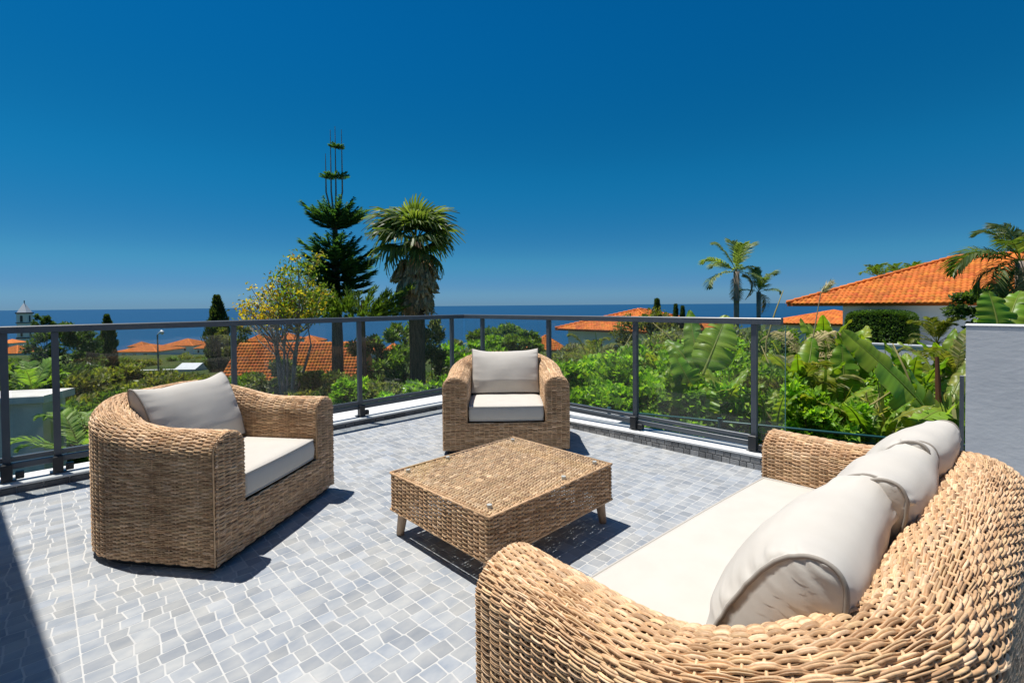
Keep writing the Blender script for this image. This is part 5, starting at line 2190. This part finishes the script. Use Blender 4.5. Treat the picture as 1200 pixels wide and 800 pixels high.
    root = empty('conifer', (c.x, c.y, gz), 'spreading feathery conifer at rail height between pine and fan palm', 'tree')
    parts = []
    for k in range(105):
        px, py = rng.uniform(350, 484), rng.uniform(338, 374)
        p0 = at(410 + (px - 410) * .35, 372, 13.5)
        p1 = at(px, py - 3 * abs(px - 420) / 50, 13.5 + rng.uniform(-1, 1))
        n = 46
        ts = rng.random(n)[:, None]
        A_ = np.array(p0)
        B_ = np.array(p1)
        P = A_ + (B_ - A_) * (.35 + .65 * ts)
        D = norm(B_ - A_) * .8 + rand_dir(n, rng) * .6 + np.array((0, 0, .3))
        parts.append(leaves(P - np.array(root.location), D, rand_dir(n, rng), .20, .03, pick_cols(n, [(.04, .075, .018), (.06, .10, .022), (.085, .12, .03)], rng), .05))
    V, F, C = join(parts)
    stuff(mesh_np('foliage', V, F, M['needle'], root, C))
    t = MB()
    t.tube([(0, 0, 0), (0, 0, c.z - gz)], [.13, .05], 7)
    t.build('trunk', M['bark'], root)
    pine()
    fan_palm()
    yellow_tree()
    # light fern fronds beside the concrete wall
    fm = [as_mesh('fern_frond', frond_mesh('f', .8, 26, .03, .17, .5, [(.13, .21, .035), (.10, .17, .03), (.17, .24, .05)], 90 + i, hang=.2), M['leaf']) for i in range(2)]
    for i, (px, py, d, nm) in enumerate(((96, 512, 6.2, 'light green fern right of the concrete wall'), (38, 442, 8.6, 'bright fern frond rising over the concrete wall cap'), (104, 486, 7.2, 'light fern clump between the concrete wall and the left armchair'))):
        p = at(px, py, d)
        root = empty('fern', p - Vector((0, 0, .35)), nm, 'fern', 'ferns by the concrete wall')
        rnd = random.Random(i)
        place_fronds(root, fm, [(rnd.uniform(0, 6.28), rnd.uniform(.3, 1.0), rnd.uniform(.7, 1.1), 0, rnd.randrange(2)) for _ in range(9)], 'frond', (0, 0, .1))
    build_right_garden()


def build_right_garden():
    S = shrub
    # bright vine mass behind the right railing: separate bushes
    vine = [(668, 462, 7.6, .75, .55), (705, 462, 7.8, .8, .58), (742, 458, 7.4, .75, .62), (690, 486, 6.6, .55, .32), (735, 488, 6.2, .55, .36), (778, 478, 6.3, .6, .5), (655, 454, 9.0, .8, .45), (720, 448, 8.8, .9, .42), (770, 452, 8.0, .8, .6)]
    vn = ['lime green vine bush right beside the centre armchair', 'lime green vine bush between two railing posts', 'lime green vine bush behind the middle right post', 'low bright bush over the white ledge', 'low bright bush at the foot of the middle right post',
          'bright bush left of the tall banana leaf', 'bright bush below the wide orange roof corner', 'bright bush below the wide orange roof', 'bright bush behind the tall banana leaf']
    for i, ((px, py, d, r, rz), nm) in enumerate(zip(vine, vn)):
        S('bush', nm, 'bush', at(px, py, d), (r, r, rz), 7000, .085, GREEN_BRIGHT, 200 + i, 'bright bushes outside the right railing', clumps=30, wd=.8, hollow=.45, up=.5)
    darks = [(850, 470, 7.0, .8, .75, GREEN_BRIGHT, 'dense bright shrub right of the tall banana leaf'), (820, 440, 9.0, .9, .8, GREEN_BRIGHT, 'green shrub behind the tall banana leaf'), (905, 440, 9.5, 1.0, .85, GREEN_MID, 'tangled green shrub behind the free edge of the glass'),
             (920, 480, 6.5, .55, .5, GREEN_BRIGHT, 'green shrub below the end of the railing'), (1010, 474, 7.4, .8, .5, GREEN_BRIGHT, 'green shrub under the great banana leaf'), (1060, 452, 11, 1.1, .40, GREEN_BRIGHT, 'bright shrub before the low pale wall'), (1112, 462, 9.5, .7, .5, GREEN_MID, 'green shrub beside the grey blue wall'),
             (1000, 445, 11, .9, .42, GREEN_BRIGHT, 'light shrub behind the upright banana leaf'), (1075, 492, 6.4, .6, .4, GREEN_BRIGHT, 'shrub behind the far sofa cushion'), (700, 424, 14, 1.5, .5, GREY_GREEN, 'grey green spiky shrub line before the wide orange roof'), (760, 400, 14, 1.0, 1.0, GREEN_OLIVE, 'dark tree behind the bundle of stalks'),
             (780, 425, 11, .9, .8, GREY_GREEN, 'grey green thicket under the banana leaves'), (870, 425, 11, 1.0, .8, GREY_GREEN, 'dry grey thicket under the thin palms'), (660, 424, 15, 1.0, .4, GREY_GREEN, 'grey green shrub before the white house wall'),
             (1165, 370, 9.5, .7, .55, GREEN_DARK, 'dark shrub above the grey blue wall'), (960, 500, 5.9, .5, .4, GREEN_BRIGHT, 'leafy shrub above the far sofa arm')]
    for i, (px, py, d, r, rz, pal, nm) in enumerate(darks):
        S('shrub', nm, 'shrub', at(px, py, d), (r, r, rz), int(5200 * max(.7, r)), .075 + .003 * d, pal, 230 + i, 'shrubs between terrace and villa', clumps=30, hollow=.4)
    # clipped hedge before the villa: box of leaves
    rng = np.random.default_rng(55)
    a, b = at(996, 402, 23.6), at(1072, 404, 21.5)
    c = (a + b) / 2
    gz = ground_z(c.x, c.y)
    root = empty('hedge', (c.x, c.y, gz), 'dense clipped dark green hedge in front of the villa wall', 'hedge')
    ex = Vector((b.x - a.x, b.y - a.y, 0))
    w = ex.length
    ex.normalize()
    ey = Vector((-ex.y, ex.x, 0))
    n = 15000
    U = rng.uniform(-1, 1, (n, 3))
    f = rng.integers(0, 3, n)
    m_ = np.where(rng.random(n) < .5, 1.0, -1.0)
    for k in range(3):
        U[f == k, k] = (m_ * rng.uniform(.86, 1.0, n))[f == k]
    U = U / np.maximum(1, (np.abs(U) ** 6).sum(1) ** (1 / 6))[:, None]
    zt = at(1034, 364, 22.5).z
    zc, hz = (zt + gz) / 2 - gz, (zt - gz) / 2
    P = np.outer(U[:, 0] * w / 2, np.array(ex)) + np.outer(U[:, 1] * .8, np.array(ey)) + np.outer(U[:, 2] * hz * (1 - .06 * U[:, 0] ** 2) + zc, np.array((0, 0, 1)))
    out = np.outer(U[:, 0], np.array(ex)) + np.outer(U[:, 1], np.array(ey)) + np.outer(U[:, 2], np.array((0, 0, 1)))
    V, F, C = leaves(P, out + rand_dir(n, rng) * .9, out + rand_dir(n, rng) * .5, .11, .07, pick_cols(n, [(.045, .085, .018), (.06, .11, .022), (.035, .065, .015)], rng))
    stuff(mesh_np('foliage', V, F, M['leaf'], root, C))
    m = MB()  # solid dark green box filling the inside of the hedge
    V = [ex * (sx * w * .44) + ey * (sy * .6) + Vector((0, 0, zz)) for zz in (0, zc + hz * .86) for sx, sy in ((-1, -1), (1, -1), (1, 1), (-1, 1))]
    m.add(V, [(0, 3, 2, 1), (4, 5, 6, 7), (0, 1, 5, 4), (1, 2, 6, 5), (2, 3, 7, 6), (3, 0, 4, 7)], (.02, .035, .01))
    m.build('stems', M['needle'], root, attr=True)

    # cypress tops over the railing
    for i, (px, yt, wp) in enumerate(((770, 353, 14), (792, 359, 7), (800, 361, 7))):
        cypress(px, yt, 420, wp, 30, ['broad cypress top poking over the railing left of the thin palms', 'narrow cypress top right of the broad one', 'narrowest cypress top nearest the thin palms'][i], 300 + i)
    # thin feather palms
    hd = at(863, 318, 13)
    frs = [(img_az(R(160)), .95, .95), (img_az(R(185)), .35, .95), (img_az(R(20)), 1.0, .95), (img_az(R(90)), 1.3, .9), (img_az(R(-90)), 1.15, .8), (img_az(R(200)), -.25, 1.0), (img_az(R(-30)), -.35, .7), (img_az(R(120)), .3, .8), (img_az(R(60)), .1, .8), (img_az(R(-110)), .2, .6), (img_az(R(10)), .2, .6)]
    feather_palm('feather_palm', 'taller of the two thin palms above the right railing', hd, ground_z(hd.x, hd.y), frs, 1.15, 400, trunk_r=.07, pal=[(.12, .16, .06), (.15, .19, .08), (.10, .13, .05)], group='thin palms above the right railing', dead=2, ll=.30, lw=.026, nleaf=60, droop=.55)
    hd = at(889, 342, 13)
    frs = [(img_az(R(150)), .9, .7), (img_az(R(25)), .75, .95), (img_az(R(90)), 1.2, .8), (img_az(R(170)), .1, .6), (img_az(R(-20)), .1, .6), (img_az(R(-90)), .9, .6), (img_az(R(45)), .3, .7)]
    feather_palm('feather_palm', 'shorter of the two thin palms, nearer the villa roof', hd, ground_z(hd.x, hd.y), frs, .95, 410, trunk_r=.052, pal=[(.09, .13, .05), (.12, .16, .06), (.075, .11, .04)], group='thin palms above the right railing', dead=2, ll=.28, lw=.026, nleaf=54, droop=.55)
    # palm tops behind the villa roof
    for i, (px, py, d, sc, nm) in enumerate(((1028, 325, 40, .95, 'small palm top left behind the villa ridge'), (1049, 320, 42, .75, 'middle round palm top behind the villa ridge'), (1072, 321, 43, .85, 'right palm top behind the villa ridge'))):
        hd = at(px, py, d)
        frs = [(k * .7, .45 + .3 * (k % 3), sc) for k in range(9)]
        feather_palm('feather_palm', nm, hd, ground_z(hd.x, hd.y), frs, 1.5, 420 + i, pal=GREEN_MID, group='palm tops behind the villa roof', ll=.5, lw=.07, nleaf=24, droop=.55)
    # big palm at the right frame edge, in front of the villa
    hd = at(1196, 306, 8.6)
    frs = [(img_az(R(178)), .22, 1.02), (img_az(R(165)), .05, .9), (img_az(R(195)), -.15, .85), (img_az(R(150)), .95, .75), (img_az(R(100)), 1.25, .75), (img_az(R(60)), 1.0, .8), (img_az(R(20)), .6, .8), (img_az(R(-30)), .3, .8), (img_az(R(-80)), .5, .6), (img_az(R(130)), .4, .8), (img_az(R(210)), .6, .7), (img_az(R(180)), -.7, .6), (img_az(R(150)), -.4, .7)]
    feather_palm('feather_palm', 'dark feathery palm at the right edge hanging over the villa roof', hd, ground_z(hd.x, hd.y), frs, 1.25, 440, trunk_r=.07, pal=[(.045, .075, .02), (.07, .095, .03), (.10, .11, .04), (.03, .055, .015)], group=None, dead=3, ll=.42, lw=.035, droop=.9)
    # dry arching fronds between glass end and villa
    root = empty('dry_palm', at(965, 470, 8.2) - Vector((0, 0, .6)), 'withered palm with drooping straw coloured fronds left of the hedge', 'palm')
    dm = [as_mesh('dry_frond', frond_mesh('f', 1.5, 40, .03, .40, .85, [(.16, .15, .06), (.20, .17, .08), (.11, .12, .04), (.25, .20, .11)], 95 + i, hang=.9, stem_col=(.24, .19, .10)), M['dry']) for i in range(2)]
    c0 = at(940, 425, 8.2) - root.location
    place_fronds(root, dm, [(img_az(R(20)), .75, .72, 0, 0), (img_az(R(35)), .55, .8, 0, 1), (img_az(R(150)), .9, .55, 0, 0), (img_az(R(-15)), .25, .8, .2, 1), (img_az(R(100)), .9, .6, 0, 0), (img_az(R(-60)), .1, .6, 0, 1)], 'dry_frond', c0)
    t = MB()
    t.tube([(0, 0, -.8), tuple(c0 * .6), tuple(c0)], [.09, .07, .06], 8)
    t.build('trunk', M['bark_grey'], root)
    # green feather fronds low around banana plants
    gm = [as_mesh('low_frond', frond_mesh('f', 1.1, 34, .032, .26, .6, GREEN_OLIVE, 97 + i, hang=.5), M['leaf']) for i in range(2)]
    for i, (px, py, d, nm) in enumerate(((930, 478, 6.8, 'low palm with ribbed fronds below the glass edge'), (1098, 402, 13, 'bushy palm beside the villa window'), (838, 470, 7.6, 'low palm beside the last railing post'), (690, 425, 11, 'spiky low palm before the wide orange roof'), (1120, 440, 7.5, 'low palm at the left edge of the grey blue wall'))):
        p = at(px, py, d)
        root = empty('low_palm', (p.x, p.y, ground_z(p.x, p.y)), nm, 'palm', 'low palms between terrace and villa')
        rnd = random.Random(50 + i)
        cc = (0, 0, p.z - root.location.z)
        place_fronds(root, gm, [(rnd.uniform(0, 6.28), rnd.uniform(-.2, 1.1), rnd.uniform(.55, .95), 0, rnd.randrange(2)) for _ in range(14)], 'frond', cc)
        t = MB()
        t.tube([(0, 0, -.1), cc], [.07, .05], 8)
        t.build('trunk', M['bark'], root)
    # bananas -----------------------------------------------------------------
    banana_plant('banana plant with the great sunlit leaf slanting across the low wall', 1112, 5.6, [
        ((1118, 520, .1), (986, 384, .3), .50, dict(sag=.04, tear=.12, petiole=.04)),
        ((1096, 490, .5), (1034, 396, .9), .30, dict(sag=.05, face=(.4, -.9, .5), tear=.1)),
        ((1108, 480, .3), (1142, 415, .6), .16, dict(sag=.05, old=.5)),
        ((1060, 510, -.2), (1118, 476, .2), .26, dict(sag=.10, old=.1)),
        ((1126, 480, .0), (1160, 520, .2), .26, dict(sag=.1)),
    ], 1, stalk_h=.35, base_y=560)
    banana_plant('banana plant with an upright folded leaf left of the great leaf', 992, 6.6, [
        ((990, 492, 0), (986, 402, .2), .42, dict(sag=.03, tear=.08, face=(-.75, -.6, .7))),
        ((975, 490, .1), (934, 430, .0), .38, dict(sag=.16, old=.25, tear=.3)),
        ((962, 505, -.4), (1004, 470, -.5), .24, dict(sag=.08, old=.2)),
        ((1010, 500, .2), (1040, 440, .6), .22, dict(sag=.08)),
        ((970, 508, -.3), (920, 448, -.1), .22, dict(sag=.05)),
        ((1005, 430, .9), (1016, 380, 1.4), .22, dict(sag=.05, old=.15)),
    ], 2, stalk_h=.5, base_y=540)
    banana_plant('banana plant whose bright leaf bends left behind the glass end', 928, 6.9, [
        ((930, 480, 0), (952, 392, .4), .34, dict(sag=.10, tear=.1, face=(-.5, -.6, .6))),
        ((905, 500, -.2), (900, 420, -.1), .22, dict(sag=.05, old=.15)),
        ((940, 500, -.5), (905, 455, -.6), .28, dict(sag=.08)),
    ], 3, stalk_h=.5)
    banana_plant('banana plant with tall upright leaves between the two right posts', 822, 6.2, [
        ((823, 440, 0), (852, 368, .3), .42, dict(sag=.04, tear=.08, face=(-.6, -.6, .8))),
        ((820, 445, .1), (808, 362, .5), .24, dict(sag=.03, face=(-.8, -.2, .7), tear=.05)),
        ((818, 490, -.2), (788, 410, -.1), .44, dict(sag=.10, tear=.15)),
        ((822, 490, -.3), (830, 452, -.3), .34, dict(sag=.05)),
        ((815, 440, .3), (780, 395, .6), .26, dict(sag=.16, old=.1)),
    ], 4, stalk_h=.75)
    banana_plant('banana plant whose broad leaf stands above the grey blue wall', 1172, 6.0, [
        ((1172, 398, 0), (1158, 340, .2), .40, dict(sag=.04, tear=.03, face=(-.7, -.5, .7))),
        ((1178, 395, .1), (1196, 338, .4), .26, dict(sag=.1)),
        ((1180, 400, .3), (1140, 372, .5), .22, dict(sag=.1)),
    ], 5, stalk_h=1.0, base_y=520)
    banana_plant('banana plant with several broad leaves low behind the far sofa arm', 1040, 6.3, [
        ((1040, 512, 0), (1008, 452, .2), .30, dict(sag=.08, tear=.15)),
        ((1046, 505, .1), (1080, 448, .3), .26, dict(sag=.08, old=.1)),
        ((1036, 515, -.2), (984, 484, -.3), .26, dict(sag=.12)),
        ((1050, 500, .4), (1048, 430, .7), .24, dict(sag=.04)),
        ((1045, 515, -.2), (1092, 490, -.1), .24, dict(sag=.12, old=.2)),
    ], 6, stalk_h=.4)
    # more banana plants: upright leaves fanning out of each stalk
    fans = [(938, 462, 6.9, 7, .95, 'banana plant with fanned leaves behind the free edge of the glass'), (1004, 448, 7.8, 7, 1.1, 'banana plant with fanned leaves behind the great leaf'),
            (1070, 456, 7.2, 7, .95, 'banana plant with fanned leaves before the right end of the low pale wall'), (880, 452, 7.8, 6, 1.1, 'banana plant with fanned leaves right of the last railing post'),
            (965, 414, 10, 7, 1.3, 'banana plant with fanned leaves below the left end of the villa'), (772, 440, 8.2, 6, 1.1, 'banana plant with fanned leaves among the bright vine bushes'),
            (1108, 440, 8.6, 6, 1.1, 'banana plant with fanned leaves left of the grey blue wall'), (1020, 496, 5.7, 6, .65, 'young banana plant close behind the far sofa arm'), (905, 488, 6.0, 5, .6, 'young banana plant below the end of the top rail'),
            (846, 474, 6.4, 6, .8, 'young banana plant left of the last railing post'), (800, 478, 6.2, 6, .75, 'young banana plant at the foot of the tall banana leaf'), (962, 482, 6.4, 6, .85, 'banana plant with bright fanned leaves left of the great slanting leaf')]
    for i, (px, py, d, nl, ln, nm) in enumerate(fans):
        rd = random.Random(900 + i)
        b = at(px, py, d)
        gz = ground_z(b.x, b.y)
        root = empty('banana_plant', (b.x, b.y, gz), nm, 'banana plant', 'banana plants outside the railing')
        t = MB()
        t.tube([(0, 0, -.1), (0, 0, b.z - gz - ln * .2)], [.07, .05], 8, (.22, .24, .08))
        t.build('stalk', M['leaf'], root, attr=True, smooth=True)
        for k in range(nl):
            az = 2 * PI * (k + rd.uniform(-.3, .3)) / nl
            el = rd.uniform(.55, 1.35)
            L = ln * rd.uniform(.75, 1.15)
            p0 = Vector((b.x, b.y, b.z - ln * .22)) + Vector((math.cos(az), math.sin(az), 0)) * .10
            dr = Vector((math.cos(az) * math.cos(el), math.sin(az) * math.cos(el), math.sin(el)))
            fc = (Vector((-math.cos(az) * math.sin(el), -math.sin(az) * math.sin(el), math.cos(el))) + Vector((rd.uniform(-.3, .3), rd.uniform(-.3, .3), .2))).normalized()
            banana_leaf(root, p0, p0 + dr * L, ln * rd.uniform(.19, .30), 9000 + i * 20 + k, sag=rd.uniform(.06, .20), face=fc, old=rd.choice([0, 0, .08, .2, .5]), tear=rd.uniform(.1, .5), petiole=.06)
    straps = [(852, 462, 7.2, .85, 'strap leaved clump right of the tall banana leaves'), (897, 452, 8.0, .95, 'strap leaved clump behind the last railing post'), (958, 470, 6.6, .75, 'strap leaved clump left of the upright banana leaf'), (1022, 486, 6.2, .65, 'strap leaved clump in front of the great banana leaf'),
              (1076, 468, 7.4, .80, 'strap leaved clump between great leaf and grey blue wall'), (792, 470, 6.8, .75, 'strap leaved clump left of the tall banana leaves'), (745, 430, 9.5, .85, 'strap leaved clump behind the middle right post'), (700, 424, 10.5, .85, 'strap leaved clump before the white house wall'),
              (925, 420, 9.5, .90, 'strap leaved clump below the orange roof end'), (1050, 430, 10.5, .70, 'strap leaved clump against the low pale wall'), (1116, 492, 5.6, .55, 'strap leaved clump at the foot of the grey blue wall')]
    for i, (px, py, d, ln, nm) in enumerate(straps):
        rng = np.random.default_rng(700 + i)
        p = at(px, py, d)
        gz = ground_z(p.x, p.y)
        root = empty('strap_plant', (p.x, p.y, gz), nm, 'plant', 'strap leaved clumps in the garden')
        nbl = 70
        az = rng.random(nbl) * 2 * PI
        el = rng.uniform(.35, 1.45, nbl)
        L_ = ln * rng.uniform(.6, 1.15, nbl)
        m = 6
        V = np.zeros((nbl, m, 2, 3))
        for b_i in range(nbl):
            d0 = np.array((math.cos(az[b_i]) * math.cos(el[b_i]), math.sin(az[b_i]) * math.cos(el[b_i]), math.sin(el[b_i])))
            sd = np.array((-math.sin(az[b_i]), math.cos(az[b_i]), 0))
            b0 = np.array((rng.normal() * .10, rng.normal() * .10, p.z - gz - ln * .35 + rng.normal() * .12))
            for k in range(m):
                f = k / (m - 1)
                q = b0 + d0 * L_[b_i] * f + np.array((0, 0, -.42 * L_[b_i] * f ** 2.4 * math.cos(el[b_i])))
                w = .020 * (1.1 - f) ** .6 * (1 if f < 1 else .1)
                V[b_i, k, 0] = q - sd * w
                V[b_i, k, 1] = q + sd * w
        idx = np.arange(nbl * m * 2).reshape(nbl, m, 2)
        F = np.stack([idx[:, :-1, 0], idx[:, :-1, 1], idx[:, 1:, 1], idx[:, 1:, 0]], -1).reshape(-1, 4)
        pal = [(.11, .17, .03), (.15, .21, .04), (.09, .13, .03), (.20, .20, .06)] if i % 3 else [(.13, .15, .06), (.17, .18, .08), (.20, .18, .09)]
        C = np.repeat(pick_cols(nbl, pal, rng, .2), m * 2, 0)
        stuff(mesh_np('blades', V.reshape(-1, 3), F, M['leaf'], root, C))
        t = MB()
        t.tube([(0, 0, -.1), (0, 0, p.z - gz - ln * .3)], [.06, .04], 7)
        t.build('stem', M['bark'], root)
    # bare stalks and flower spikes
    stalk = [((918, 340), (898, 400), 8.3), ((800, 385), (835, 440), 8.0), ((765, 378), (800, 415), 8.2), ((740, 392), (722, 430), 9.0), ((892, 405), (925, 492), 6.4), ((862, 450), (905, 492), 6.0), ((1046, 402), (1078, 480), 5.8), ((800, 410), (780, 470), 8.0), ((898, 470), (990, 520), 6.2), ((1048, 456), (985, 508), 5.7)]
    sn = ['tall pointed stalk rising above the end of the top rail', 'straw coloured stalk left of the tall banana leaves', 'thin leaning stalk near the orange roof edge', 'short stalk crossing the middle right post', 'long dry stalk behind the free glass edge', 'yellow stalk beside the last railing post', 'yellow leaf rib rising before the low pale wall', 'thin green stalk inside the bright bushes', 'low dry stalk over the sofa arm', 'yellow stalk slanting below the great banana leaf']
    for ((a, b, d), nm) in zip(stalk, sn):
        p, q = at(*b, d), at(*a, d + .3)
        m = MB()
        gz = ground_z(p.x, p.y)
        mid = p.lerp(q, .5) + Vector((0, 0, .05))
        foot = Vector((p.x, p.y, gz))
        m.tube([foot - foot, p - foot, mid - foot, q - foot], [.02, .017, .013, .006], 6, (.33, .29, .12))
        o = m.build('plant_stalk', M['dry'], None, loc=foot, attr=True, smooth=True)
        tag(o, nm, 'plant stalk', 'bare stalks in the garden')
    p, q = at(952, 400, 8.4), at(962, 342, 8.5)
    gz = ground_z(p.x, p.y)
    foot = Vector((p.x, p.y, gz))
    root = empty('pampas_grass', foot, 'pale feathery plume standing before the left end of the villa roof', 'plant')
    m = MB()
    m.tube([(0, 0, 0), p - foot, q - foot], [.014, .011, .007], 6, (.36, .30, .18))
    m.build('stem', M['dry'], root, attr=True)
    rng = np.random.default_rng(88)
    n = 260
    e = at(973, 332, 8.5)
    f = rng.random((n, 1))
    P = np.array(q - foot) + f * np.array(e - q) + rand_dir(n, rng) * .03
    stuff(mesh_np('plume', *leaves(P, np.array((e - q).normalized()) + rand_dir(n, rng) * .6 + np.array((0, 0, -.3)), rand_dir(n, rng), .10, .012, np.ones((n, 3)))[:2], M['dry'], root, np.repeat(pick_cols(n, [(.36, .33, .27), (.30, .27, .21)], rng), 4, 0)))
    # red-brown banana flower stem at the right
    p, q = at(1101, 495, 5.9), at(1098, 418, 6.0)
    gz = ground_z(p.x, p.y)
    foot = Vector((p.x, p.y, gz))
    m = MB()
    m.tube([(0, 0, 0), p - foot, q - foot], [.045, .04, .02], 8, (.15, .07, .04))
    o = m.build('dead_stem', M['dry'], None, loc=foot, attr=True)
    tag(o, 'dead reddish brown stem left of the grey blue wall', 'plant stem')
    # ground litter beyond the right kerb
    rng = np.random.default_rng(66)
    n = 2600
    x = rng.uniform(4.05, 4.9, n)
    y = rng.uniform(0.3, 3.0, n)
    z = np.array([ground_z(a, b) for a, b in zip(x, y)]) + rng.uniform(.0, .14, n)
    P = np.stack([x, y, z], -1)
    D = rand_dir(n, rng)
    D[:, 2] *= .4
    V, F, C = leaves(P, D, rand_dir(n, rng) + np.array((0, 0, 1.2)), rng.uniform(.05, .14, n), rng.uniform(.02, .06, n), pick_cols(n, [(.16, .10, .055), (.10, .065, .04), (.22, .15, .08), (.06, .08, .02), (.05, .04, .03)], rng))
    o = mesh_np('leaf_litter', V, F, M['dry'], None, C)
    tag(o, 'dry brown leaves and soil just outside the right kerb', 'leaf litter', None, 'stuff')
    # ground cover over the near slope
    n = 26000
    rr = 4.6 + 26 * rng.random(n) ** 1.6
    th = rng.uniform(R(45) - R(52), R(45) + R(52), n)
    x, y = rr * np.cos(th), rr * np.sin(th)
    keep = ~((x < 4.45) & (y < 5.3))
    x, y, rr = x[keep], y[keep], rr[keep]
    n = len(x)
    z = np.array([ground_z(a, b) for a, b in zip(x, y)]) - .05 + rng.random(n) * .22
    D = rand_dir(n, rng) * .7 + np.array((0, 0, .8))
    l = .10 + rr * .011
    V, F, C = leaves(np.stack([x, y, z], -1), D, rand_dir(n, rng), l, l * .35, pick_cols(n, GREEN_MID + GREEN_OLIVE, rng))
    o = mesh_np('ground_cover', V, F, M['leaf'], None, C)
    tag(o, 'low leafy ground cover on the slope', 'ground cover', None, 'stuff')


import time as _t
_t0 = _t.time()
for fn in (build_land, build_terrace, build_railing, build_walls, build_houses, build_garden, build_furniture):
    fn()
    print('TIMING', fn.__name__, round(_t.time() - _t0, 1))
